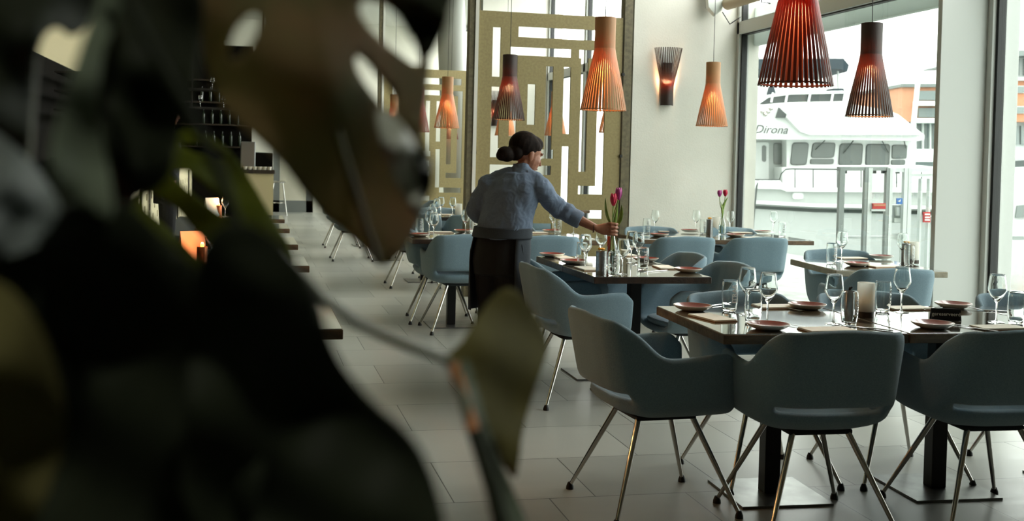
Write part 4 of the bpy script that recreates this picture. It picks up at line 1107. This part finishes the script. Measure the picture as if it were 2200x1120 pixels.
struct(MB().box(XG+.3, 9.2, -4, 40, -.35, -.12).build('trim_quay', 'quay_paving'))
struct(MB().box(9.2, 260, -30, 260, -2.0, -1.4).build('ground_harbour', 'harbour_water'))
DB = 26.0
def bx(x0, y0, x1, y1, d0, d1):       # a block whose near face covers the given stretch at distance d0
    m = MB(); a = [deep(x0, y0, d0), deep(x1, y0, d0), deep(x1, y1, d0), deep(x0, y1, d0)]
    dv = Vector((CF.x, CF.y, 0)).normalized()*(d1-d0)
    vs = a+[v+dv for v in a]
    return m.add(vs, [(0, 1, 2, 3), (7, 6, 5, 4), (0, 4, 5, 1), (1, 5, 6, 2), (2, 6, 7, 3), (3, 7, 4, 0)])
def pl(poly, d0, d1):
    dv = Vector((CF.x, CF.y, 0)).normalized()*(d1-d0); a = [deep(x, y, d0) for x, y in poly]; n = len(a)
    return MB().add(a+[v+dv for v in a], [tuple(range(n)), tuple(range(2*n-1, n-1, -1))]+[(i, i+n, (i+1) % n+n, (i+1) % n) for i in range(n)])
def rr(x0, y0, x1, y1, r=6, sk=0):    # rounded rectangle outline, sk leans the top
    o = []
    for cx, cy, a0 in ((x1-r, y0+r, -90), (x1-r, y1-r, 0), (x0+r, y1-r, 90), (x0+r, y0+r, 180)):
        for k in range(4):
            a = math.radians(a0+30*k); X = cx+r*math.cos(a); Y = cy+r*math.sin(a); o.append((X+sk*(y1-Y)/(y1-y0), Y))
    return o
boat = thing('motor_yacht', 'large white motor yacht moored outside the window with its name on the side', 'boat', deep(1780, 520, DB+2)*1.0)
BO = boat.location.copy()
def part(mb, name, m, parent=None, **k):
    o = mb.build(name, m, None, **k)
    o.data.transform(Matrix.Translation(-BO)); o.parent = parent or boat
    return o
hull = part(pl([(1380, 398), (1680, 398), (1700, 408), (2140, 410), (2200, 408), (2120, 445), (1990, 640), (1380, 640)], DB, DB+5), 'hull', 'boat_shade_grey')  # upper side greyed for shade on white paint, grey hull below
part(pl([(1380, 388), (1676, 388), (1688, 404), (2200, 402), (2180, 415), (1690, 412), (1680, 407), (1380, 399)], DB-.15, DB+.02), 'bulwark_cap', 'boat_white', hull)
part(pl([(1380, 428), (1600, 430), (1750, 438), (2000, 443), (2150, 436), (2145, 443), (2000, 450), (1750, 445), (1600, 437), (1380, 435)], DB-.2, DB+.02), 'rubbing_strake', 'boat_white', hull)
part(pl([(1380, 438), (1600, 441), (1750, 449), (2000, 454), (2120, 448), (2115, 455), (2000, 461), (1750, 456), (1600, 447), (1380, 443)], DB-.03, DB+.02), 'waterline_stripe', 'teal_line', hull)
part(pl(rr(1703, 414, 1726, 428, 5), DB-.06, DB+.02), 'hull_port', 'boat_white', hull)
part(pl([(1680, 360), (1740, 355), (1975, 355), (2080, 366), (2100, 404), (1682, 404)], DB+.4, DB+3), 'foredeck', 'boat_white')
# deckhouse side and wheelhouse front
dh = part(pl([(1560, 292), (1736, 292), (1736, 404), (1560, 404)], DB+1.2, DB+5), 'deckhouse', 'boat_shade_grey')  # white side wall, its shade put into the grey colour
wh = part(pl([(1690, 292), (1960, 292), (1966, 360), (1970, 372), (1690, 372)], DB+.7, DB+4), 'wheelhouse', 'boat_white')
def win(poly, par, d, nm='window'):
    cx = sum(p[0] for p in poly)/len(poly); cy = sum(p[1] for p in poly)/len(poly)
    f = part(pl([(cx+(x-cx)*1.07, cy+(y-cy)*1.07) for x, y in poly], d-.03, d+.02), 'window_frame', 'boat_dark', par)
    part(pl(poly, d-.035, d+.01), 'window_glass', 'boat_glass', par)
for q in (rr(1637, 313, 1646, 347, 4), rr(1663, 309, 1679, 352, 4)): win(q, dh, DB+1.2)
win([(1598, 309), (1612, 309), (1611, 349), (1586, 349)], dh, DB+1.2)
part(pl(rr(1622, 306, 1652, 400, 4), DB+1.17, DB+1.22), 'deckhouse_door', 'boat_white', dh)
for q in (rr(1699, 308, 1732, 353, 6, 5), rr(1744, 308, 1790, 338, 5, 4), rr(1742, 342, 1789, 352, 3, 1), rr(1803, 310, 1850, 354, 6, 3), rr(1861, 311, 1909, 355, 6, 2), rr(1917, 312, 1947, 340, 4, 1), rr(1916, 344, 1944, 354, 3, 0)): win(q, wh, DB+.7)
for a, b in (((1775, 299), (1752, 322)), ((1836, 299), (1812, 330)), ((1893, 299), (1909, 328)), ((1942, 300), (1946, 318))):
    part(MB().tube([deep(*a, DB+.5), deep(*b, DB+.62)], .012, 6), 'wiper', 'boat_dark', wh)
rf = part(pl([(1555, 262), (1600, 238), (1642, 228), (1700, 222), (1818, 222), (1905, 236), (1930, 246), (1986, 290), (1986, 300), (1975, 303), (1555, 298)], DB+.1, DB+4.5), 'flybridge', 'boat_white')
part(pl([(1700, 224), (1815, 224), (1906, 238), (1930, 249), (1984, 290), (1740, 290), (1720, 283), (1690, 252)], DB-.1, DB+.15), 'brow', 'boat_white', rf)
part(pl([(1674, 231), (1697, 253), (1668, 253)], DB-.0, DB+.12), 'side_vent', 'boat_dark', rf)
part(pl([(1625, 222), (1650, 210), (1700, 203), (1812, 202), (1812, 217), (1700, 219), (1640, 224)], DB+.6, DB+.7), 'wind_screen', 'boat_dark', rf)
part(MB().tube([deep(x, y, DB+.5) for x, y in ((1622, 226), (1650, 207), (1700, 200), (1812, 198))], .035, 8), 'handrail', 'boat_white', rf)
for x in (1657, 1688, 1737, 1786, 1812): part(MB().tube([deep(x+4, 199, DB+.5), deep(x, 220, DB+.5)], .03, 6), 'screen_post', 'boat_white', rf)
part(pl([(1590, 131), (1600, 127), (1812, 126), (1824, 140), (1820, 154), (1806, 148), (1600, 148), (1592, 152)], DB+1, DB+4), 'canopy', 'navy_canvas', rf)
for x in (1600, 1625, 1700, 1760, 1800): part(MB().tube([deep(x, 148, DB+1.4), deep(x+2, 204, DB+1.4)], .03, 6), 'canopy_post', 'boat_white', rf)
part(pl([(1790, 190), (1812, 190), (1816, 203), (1786, 203)], DB+1, DB+1.6), 'seat_cover', 'navy_canvas', rf)
part(pl([(1657, 186), (1662, 184), (1666, 198), (1664, 216), (1655, 216), (1653, 200)], DB+1, DB+1.3), 'helm_cover', 'navy_canvas', rf)
for x0, y0 in ((1656, 233), (1650, 240), (1644, 246), (1638, 240)): part(MB().ball(deep(x0, y0, DB-.05), .055, 10, 6), 'deck_light', 'chrome', rf)
def place_text(body, x, y, size, d, m, par, shear=.25, tilt=0):
    px = deep(x, y, d); r = Vector((CR.x, CR.y, 0)).normalized(); n = Vector((-CF.x, -CF.y, 0)).normalized(); u = Vector((0, 0, 1))
    M = Matrix.Translation(px-BO) @ Matrix(((r.x, u.x, n.x, 0), (r.y, u.y, n.y, 0), (r.z, u.z, n.z, 0), (0, 0, 0, 1)))
    M = M @ Matrix.Rotation(tilt, 4, 'Z')
    return text(body, size, m, par, M, 'lettering', .004, shear)
mat('faint_letter', 'cfd3d1', .6)
place_text('Dirona', 1656, 279, .27, DB+.05, 'boat_dark', rf, .35)
place_text('Dirona', 1850, 261, .34, DB-.13, 'faint_letter', rf, .35)
rl = MB()
rl.tube([deep(x, y, DB-.1) for x, y in ((1675, 385), (1678, 374), (1688, 364), (1700, 363), (1960, 366), (2100, 372))], .016, 6)
for x in (1708, 1747, 1799, 1850, 1926, 1980): rl.tube([deep(x, 364, DB-.1), deep(x, 404, DB-.1)], .013, 6)
rl.tube([deep(1572, 386, DB-.1), deep(1676, 386, DB-.1)], .012, 6); rl.tube([deep(1630, 386, DB-.12), deep(1626, 400, DB-.15), deep(1622, 440, DB-.25), deep(1617, 500, DB-.3)], .02, 6)
part(rl, 'guard_rail', 'boat_dark')
# masts beyond
for x0, y0, x1, y1, lbl, r in ((1990, 10, 1963, 262, 'pale leaning sailing mast behind the yacht roof', .10), (1600, 140, 1588, 215, 'thin mast left of the yacht flybridge', .04)):
    tag(MB().tube([deep(x0, y0, 45), deep(x1, y1, 45), deep(x1-6, 540, 45)], r, 8).build('mast', 'facade_white'), lbl, 'mast')
mat('cruiser_white', 'b9bdbb', .4)
# small white cruiser seen through the right window
cr = thing('small_cruiser', 'small white cabin cruiser moored beyond the right window', 'boat', deep(2200, 520, 24)); BO = cr.location.copy(); boat2 = cr
def part2(mb, name, m): o = mb.build(name, m); o.data.transform(Matrix.Translation(-BO)); o.parent = cr; return o
part2(pl([(2090, 478), (2420, 470), (2400, 530), (2120, 530)], 22, 24.5), 'hull', 'cruiser_white')
part2(pl([(2105, 478), (2150, 430), (2190, 410), (2260, 400), (2380, 400), (2400, 475)], 22.4, 24), 'cabin', 'cruiser_white')
part2(pl([(2142, 470), (2166, 444), (2176, 443), (2172, 470)], 22.36, 22.5), 'cabin_window', 'boat_glass')
part2(pl([(2182, 468), (2186, 442), (2230, 438), (2230, 466)], 22.36, 22.5), 'cabin_window', 'boat_glass')
part2(pl([(2100, 352), (2260, 340), (2260, 356), (2104, 362)], 23, 24), 'cover', 'boat_dark')
# metal gate on the quay
DG = 12.0
gt = thing('quay_gate', 'grey steel gate frame standing on the quay before the yacht', 'gate', Vector(on(1860, 600, 2, -.12)))
gb = deep(1860, 560, DG); gt.location = (gb.x, gb.y, -.12); BO = gt.location.copy()
def partg(mb, name, m, par=None): o = mb.build(name, m); o.data.transform(Matrix.Translation(-BO)); o.parent = par or gt; return o
def post(x0, x1, y0, m, d=DG, yb=640):
    a = deep((x0+x1)/2, y0, d); w = (x1-x0)*d/F/2
    return MB().box(-w, w, -.04, .04, -.12, a.z, Matrix.Translation((a.x, a.y, 0)) @ Matrix.Rotation(-YAW, 4, 'Z'))
for x0, x1, m in ((1803, 1814, 'gate_grey'), (1857, 1863, 'gate_grey'), (1864, 1873, 'gate_pale'), (1903, 1909, 'gate_grey'), (1910, 1917, 'gate_pale'), (1941, 1949, 'gate_pale'), (1950, 1958, 'gate_pale')):
    partg(post(x0, x1, 361, m), 'post', m)
partg(bx(1803, 359, 1909, 367, DG-.03, DG+.06), 'top_beam', 'gate_grey')
partg(bx(1909, 361, 2010, 370, DG-.03, DG+.06), 'top_beam', 'gate_pale')
partg(bx(1955, 374, 2010, 380, DG, DG+.06), 'rail', 'gate_pale'); partg(bx(1820, 508, 1900, 513, DG+.3, DG+.36), 'rail', 'gate_pale'); partg(bx(1913, 502, 1950, 516, DG+.1, DG+.16), 'rail', 'facade_white')
for x in (1976, 1994): partg(post(x, x+4, 384, 'gate_pale'), 'bar', 'gate_pale')
for x in (1817, 1880, 1899, 1930): partg(bx(x-3, 366, x+3, 373, DG, DG+.05), 'bracket', 'boat_dark')
s = partg(bx(1875, 437, 1903, 449, DG-.06, DG-.03), 'notice_board', 'sign_red'); partg(bx(1877, 439, 1902, 443, DG-.065, DG-.055), 'notice_strip', 'brick_orange', s); partg(bx(1872, 450, 1902, 454, DG-.06, DG-.03), 'notice_strip', 'facade_white', s)
s = partg(bx(1927, 426, 1939, 439, DG-.06, DG-.03), 'blue_sign', 'sign_blue'); partg(pl([(1929, 433), (1936, 428), (1934, 434)], DG-.065, DG-.055), 'white_mark', 'letter_white', s)
s = partg(bx(1914, 441, 1944, 479, DG+.1, DG+.3), 'meter_box', 'gate_grey'); partg(bx(1927, 446, 1933, 464, DG+.05, DG+.1), 'handle', 'gate_pale', s); partg(bx(1922, 469, 1935, 478, DG+.08, DG+.1), 'label_plate', 'letter_white', s)
s = partg(bx(1984, 456, 1999, 478, DG-.06, DG-.03), 'red_sign', 'sign_red')
for y in (459, 465.5, 471): partg(bx(1987, y, 1998, y+3.5, DG-.067, DG-.055), 'white_strip', 'letter_white', s)
g2 = thing('steel_gate', 'pale steel frame on the quay seen through the right window', 'gate', (0, 0, 0)); gb = deep(2150, 500, 10); g2.location = (gb.x, gb.y, -.12); BO = g2.location.copy(); gt = g2
partg(post(2145, 2153, 365, 'gate_pale', 10), 'post', 'gate_pale'); partg(bx(2105, 361, 2330, 368, 10, 10.06), 'top_beam', 'gate_pale'); partg(bx(2105, 508, 2330, 516, 11, 11.06), 'rail', 'gate_grey'); partg(post(2320, 2328, 365, 'gate_pale', 10), 'post', 'gate_pale')
# buildings across the harbour
DH = 95.0
def building(name_lbl, cat='building'):
    b = thing('harbour_building', name_lbl, cat, (0, 0, 0)); return b
b1 = building('orange brick building with glass bays across the harbour, left of the pillar'); BO = deep(1980, 360, DH); b1.location = BO; boat = b1
part(bx(1938, 186, 2096, 262, DH, DH+14), 'brick_wall', 'brick_orange'); part(bx(1936, 180, 2098, 187, DH-.4, DH+14), 'roof_edge', 'far_dark')
for y in (195, 232): 
    part(bx(1974, y, 2094, y+20, DH-.4, DH+1), 'window_band', 'far_glass')
    part(bx(1970, y+22, 2096, y+32, DH-1, DH+1), 'balcony_slab', 'facade_white')
part(bx(1938, 262, 2096, 470, DH+1, DH+14), 'lower_wall', 'far_glass')
for x in range(1950, 2090, 16): part(bx(x, 262, x+3, 345, DH+.7, DH+1.2), 'column', 'facade_white')
part(bx(1938, 320, 2096, 348, DH-3, DH-2), 'railing', 'facade_white')
b2 = building('orange brick building with white top floors beyond the right window'); BO = deep(2200, 370, DH); b2.location = BO; boat = b2
mat('brick_deep', 'b98062', .85, noise=(6, 'b07859', 4)); mat('facade_grey', 'b2b7b5', .7); mat('pane_grey', '6f7876', .2)
part(bx(2118, 172, 2420, 262, DH, DH+14), 'brick_wall', 'brick_deep'); part(bx(2118, 262, 2420, 480, DH+1, DH+14), 'lower_wall', 'facade_grey')
part(bx(2118, 120, 2420, 168, DH+3, DH+14), 'top_floor', 'facade_grey'); part(pl([(2118, 120), (2190, 108), (2420, 98), (2420, 108), (2118, 124)], DH+.5, DH+15), 'roof', 'far_dark')
part(bx(2118, 166, 2420, 173, DH-.5, DH+14), 'roof_edge', 'facade_grey')
for x in range(2122, 2400, 26): part(bx(x, 126, x+17, 162, DH+2.8, DH+3.2), 'top_window', 'pane_grey')
for y in (184, 228):
    for x in (2134, 2176, 2222, 2266, 2312): 
        f = part(bx(x, y, x+27, y+16, DH-.2, DH+.2), 'window', 'facade_grey'); part(bx(x+2, y+2, x+25, y+14, DH-.3, DH+.1), 'window_glass', 'pane_grey', f)
for x in range(2122, 2400, 18):
    part(bx(x, 270, x+13, 310, DH+.7, DH+1.2), 'window_glass', 'pane_grey')
b3 = building('white waterfront block behind the yacht flybridge'); BO = deep(1700, 350, DH); b3.location = BO; boat = b3
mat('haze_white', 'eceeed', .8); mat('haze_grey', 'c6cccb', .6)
part(bx(1560, 122, 1815, 470, DH+10, DH+22), 'white_wall', 'haze_white')
for y in (108, 150, 178):
    for x in range(1566, 1800, 22): part(bx(x, y+16, x+13, y+34, DH+9.7, DH+10.1), 'window_glass', 'haze_grey')
# red flags
for x, y, d, l in ((2166, 300, 40, 'red flag drooping beyond the right window'), (1600, 115, 40, 'red flag at the top left of the boat window')):
    fl = thing('flag', l, 'flag', deep(x, y+60, d)); BO = fl.location.copy(); boat = fl
    part(MB().tube([deep(x+6, y-22, d), deep(x-6, 560, d)], .03, 6), 'flag_pole', 'facade_white')
    part(pl([(x+3, y-14), (x+7, y+8), (x+5, y+34), (x-6, y+48), (x-3, y+20)] if x > 2000 else [(x-14, y-6), (x+2, y-2), (x+6, y+6), (x+2, y+10), (x-12, y+6)], d, d+.05), 'cloth', 'flag_red')

# ------------------------------------------------------------------ big leafy plant close to the lens, standing on a counter below the view
hc_ = thing('host_counter', 'dark counter below the view carrying the leafy plant', 'counter', (-.16, .62, 0))
MB().box(-.34, .34, -.22, .26, 0, 1.03).build('counter_body', 'dark_wall', hc_); MB().box(-.36, .36, -.24, .28, 1.03, 1.06).build('counter_top', 'dark_wood', hc_, bevel=.004)
mat('leaf_dark', '262d1e', .7, noise=(30, '20261a', 3), spec=.2); mat('leaf_green', '56611f', .8, noise=(40, '485418', 3), spec=.1); mat('leaf_olive', '5d6344', .8, noise=(17, '8f7052', 2), spec=.15)  # dark leaf, lighter green leaf, mottled olive leaf
mat('leaf_sheen', 'a9b0a2', .6, noise=(20, '959c8d', 3)); mat('leaf_slate_sheen', '69736f', .7, noise=(20, '5d6763', 3), spec=.3)
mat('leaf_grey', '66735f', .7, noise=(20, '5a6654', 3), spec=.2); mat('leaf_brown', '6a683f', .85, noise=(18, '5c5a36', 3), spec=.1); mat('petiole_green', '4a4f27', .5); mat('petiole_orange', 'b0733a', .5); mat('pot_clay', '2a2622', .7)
for nm, tc_, w_ in (('leaf_green', '98a036', .4), ('leaf_olive', 'aaa47c', .5), ('leaf_dark', '33401c', .06), ('leaf_grey', '6b7a50', .12), ('leaf_brown', '8a7a45', .2)):
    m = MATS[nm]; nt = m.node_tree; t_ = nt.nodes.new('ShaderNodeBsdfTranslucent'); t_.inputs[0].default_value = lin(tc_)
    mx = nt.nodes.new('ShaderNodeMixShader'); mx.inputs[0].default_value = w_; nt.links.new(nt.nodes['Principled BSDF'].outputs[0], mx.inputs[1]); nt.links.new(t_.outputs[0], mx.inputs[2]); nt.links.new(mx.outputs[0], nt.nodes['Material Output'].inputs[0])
pr = thing('leafy_plant', 'large leafy plant with split leaves filling the left foreground, out of focus', 'plant', (-.10, .62, 1.0604))
PO = pr.location.copy()
MB().lathe([(.0005, 0), (.065, 0), (.085, .10), (.09, .105), (.08, .105), (.0005, .09)], 28).build('pot', 'pot_clay', pr)
def inside(p, poly):
    c = False; n = len(poly); x, y = p
    for i in range(n):
        (x1, y1), (x2, y2) = poly[i], poly[i-1]
        if (y1 > y) != (y2 > y) and x < (x2-x1)*(y-y1)/(y2-y1)+x1: c = not c
    return c
def smooth_poly(poly, it=2):
    for _ in range(it):
        o = []
        for i in range(len(poly)):
            a, b = poly[i], poly[(i+1) % len(poly)]
            o += [(a[0]*.75+b[0]*.25, a[1]*.75+b[1]*.25), (a[0]*.25+b[0]*.75, a[1]*.25+b[1]*.75)]
        poly = o
    return poly
def leaf(poly, d0, gx=0, gy=0, m='leaf_dark', holes=(), curl=.03, axis=None, fold=.0, name='leaf'):
    """a leaf blade: outline seen from the lens, hung at its own distance d0 and tilted, folded and curled in depth"""
    poly = smooth_poly(poly); holes = [smooth_poly(h) for h in holes]
    xs = [p[0] for p in poly]; ys = [p[1] for p in poly]; cx, cy = sum(xs)/len(xs), sum(ys)/len(ys); S = max(max(xs)-min(xs), max(ys)-min(ys))/2
    pts = []; edges = []
    for lp in [poly]+holes:
        k = len(pts); pts += lp; edges += [(k+i, k+(i+1) % len(lp)) for i in range(len(lp))]
    st = max(14, S/14); y = min(ys)
    while y < max(ys):
        x = min(xs)
        while x < max(xs):
            p = (x+random.uniform(-2, 2), y+random.uniform(-2, 2))
            if inside(p, poly) and not any(inside(p, h) for h in holes): pts.append(p)
            x += st
        y += st
    V, E_, Fc, _, _, _ = delaunay_2d_cdt([Vector(p) for p in pts], edges, [], 0, .01)
    fs = []
    for f in Fc:
        c = (sum(V[i].x for i in f)/3, sum(V[i].y for i in f)/3)
        if inside(c, poly) and not any(inside(c, h) for h in holes): fs.append(tuple(f))
    vs = []
    for v in V:
        u, w = (v.x-cx)/S, (v.y-cy)/S
        dd = d0+gx*u+gy*w+curl*(u*u+w*w)*.6+.009*math.sin(u*5+w*3)+.006*math.sin(w*7-u*4)
        if axis:
            (ax, ay), (bx_, by_) = axis; L = math.hypot(bx_-ax, by_-ay); q = abs((v.x-ax)*(by_-ay)-(v.y-ay)*(bx_-ax))/L/S; dd += fold*q
        p = deep(v.x, v.y, dd)-PO; vs.append(p)
    o = MB().add(vs, fs, True).build(name, m, pr)
    s = o.modifiers.new('t', 'SOLIDIFY'); s.thickness = .0007
    return o
def stem(pts, d, r, m='petiole_green', name='petiole'):
    return MB().tube([deep(x, y, dd)-PO for (x, y), dd in zip(pts, d)], r, 10).build(name, m, pr)
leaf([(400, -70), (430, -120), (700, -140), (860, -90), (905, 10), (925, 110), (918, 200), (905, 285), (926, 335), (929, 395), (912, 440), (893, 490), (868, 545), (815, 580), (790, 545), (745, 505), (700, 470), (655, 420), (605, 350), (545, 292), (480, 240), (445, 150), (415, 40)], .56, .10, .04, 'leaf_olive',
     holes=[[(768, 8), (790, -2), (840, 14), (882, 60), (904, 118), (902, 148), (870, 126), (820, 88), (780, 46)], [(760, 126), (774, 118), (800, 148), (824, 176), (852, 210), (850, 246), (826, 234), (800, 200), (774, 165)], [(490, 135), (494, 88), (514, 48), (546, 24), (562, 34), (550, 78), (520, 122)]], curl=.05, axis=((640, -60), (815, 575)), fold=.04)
leaf([(822, -80), (990, -90), (968, 10), (948, 82), (914, 136), (893, 100), (866, 50), (832, 12)], .50, -.02, 0, 'leaf_dark')
leaf([(250, -90), (430, -90), (436, 60), (424, 150), (392, 255), (374, 330), (366, 385), (310, 425), (240, 440), (196, 300), (190, 160), (214, 20)], .47, -.04, -.02, 'leaf_dark', axis=((330, -60), (300, 425)), fold=-.05)
leaf([(225, -90), (200, 30), (158, 140), (134, 220), (110, 310), (110, 372), (148, 430), (200, 458), (234, 480), (243, 440), (240, 390), (228, 330), (214, 270), (212, 190), (225, 110), (262, 10), (290, -90)], .42, .03, -.02, 'leaf_grey', curl=.02)  # sky sheen put into the grey leaf colour
leaf([(-90, -90), (250, -90), (205, 40), (158, 84), (126, 54), (96, 72), (80, 114), (72, 200), (62, 330), (30, 420), (-90, 440)], .52, .03, 0, 'leaf_dark')
leaf([(-90, 210), (0, 290), (60, 338), (110, 400), (150, 484), (104, 516), (50, 542), (0, 560), (-90, 590)], .44, .03, -.03, 'leaf_slate_sheen')  # slate tone carries the sheen of the sky on this leaf
leaf([(-90, 570), (0, 556), (100, 505), (140, 440), (200, 425), (262, 432), (290, 450), (330, 490), (390, 552), (450, 598), (520, 700), (600, 1200), (-90, 1200)], .45, -.03, .03, 'leaf_dark', curl=-.03)
leaf([(420, 560), (452, 500), (500, 470), (560, 488), (640, 560), (690, 640), (702, 710), (735, 790), (800, 868), (868, 920), (928, 1000), (975, 1200), (380, 1200), (400, 800)], .42, .02, .04, 'leaf_dark', curl=-.04)
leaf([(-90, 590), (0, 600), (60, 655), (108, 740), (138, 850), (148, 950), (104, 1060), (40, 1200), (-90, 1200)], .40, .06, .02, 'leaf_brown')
leaf([(808, 232), (838, 238), (872, 276), (898, 320), (912, 380), (918, 440), (908, 478), (884, 450), (858, 402), (834, 350), (816, 296)], .52, .03, .02, 'leaf_sheen')  # strip shaped and coloured as the sky sheen on the big leaf
leaf([(885, 320), (910, 320), (932, 350), (934, 400), (915, 440), (896, 400)], .50, 0, 0, 'leaf_dark')
leaf([(60, 380), (120, 360), (200, 380), (270, 380), (300, 400), (290, 440), (262, 480), (60, 500)], .55, .02, 0, 'leaf_dark')
# finger lobes of one leaf in a lighter green
leaf([(368, 318), (380, 282), (410, 274), (452, 290), (502, 330), (545, 400), (585, 470), (640, 560), (600, 640), (520, 640), (480, 600), (440, 600), (400, 600), (330, 522), (285, 472), (262, 452), (262, 440), (300, 428), (330, 385), (350, 372)], .86, .06, .0, 'leaf_green',
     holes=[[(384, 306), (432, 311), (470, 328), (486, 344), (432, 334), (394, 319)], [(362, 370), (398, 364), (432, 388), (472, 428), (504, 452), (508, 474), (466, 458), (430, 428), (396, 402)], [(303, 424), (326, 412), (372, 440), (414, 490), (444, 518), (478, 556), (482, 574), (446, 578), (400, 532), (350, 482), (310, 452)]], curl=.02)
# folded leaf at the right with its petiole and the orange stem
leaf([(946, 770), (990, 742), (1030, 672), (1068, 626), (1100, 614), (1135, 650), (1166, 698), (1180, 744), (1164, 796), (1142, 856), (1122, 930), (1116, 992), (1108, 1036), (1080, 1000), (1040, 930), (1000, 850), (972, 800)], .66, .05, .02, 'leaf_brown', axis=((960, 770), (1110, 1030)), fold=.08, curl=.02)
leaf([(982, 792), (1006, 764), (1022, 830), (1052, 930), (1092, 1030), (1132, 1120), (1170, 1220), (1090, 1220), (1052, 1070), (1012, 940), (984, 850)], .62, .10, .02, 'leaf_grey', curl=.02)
stem([(600, 540), (690, 640), (760, 692), (860, 738), (952, 772), (985, 795)], [.50, .54, .58, .61, .63, .65], .0026)
stem([(976, 786), (996, 856), (1018, 930)], [.60, .59, .58], .0034, 'petiole_orange')
stem([(1017, 926), (1058, 1050), (1098, 1220)], [.58, .57, .56], [.0034, .004, .0045], 'leaf_dark')
stem([(240, -60), (330, 110), (400, 230), (470, 370), (520, 520), (480, 900), (380, 1400)], [.43, .43, .43, .44, .46, .5, .58], .0022, 'leaf_dark')
stem([(640, -60), (700, 200), (760, 400), (812, 560)], [.55, .56, .58, .61], .0016, name='midrib')
MB().tube([(0, 0, .09), (.03, -.02, .16), (-.01, -.04, .26), (.0, -.05, .40)], [.008, .007, .006, .004], 10).build('stem', 'petiole_green', pr)
p = deep(207, 1118, .62)
tl = thing('tealight', 'glowing red-orange tealight glass at the bottom left edge', 'candle', (p.x, p.y, 1.0604))
hh = max(.06, deep(207, 1092, .62).z-1.0604)
MB().lathe([(.0005, 0), (.010, 0), (.0125, .01), (.0125, hh-.012), (.009, hh-.003), (.0005, hh)], 24).build('red_glass', 'red_light_glass', tl)
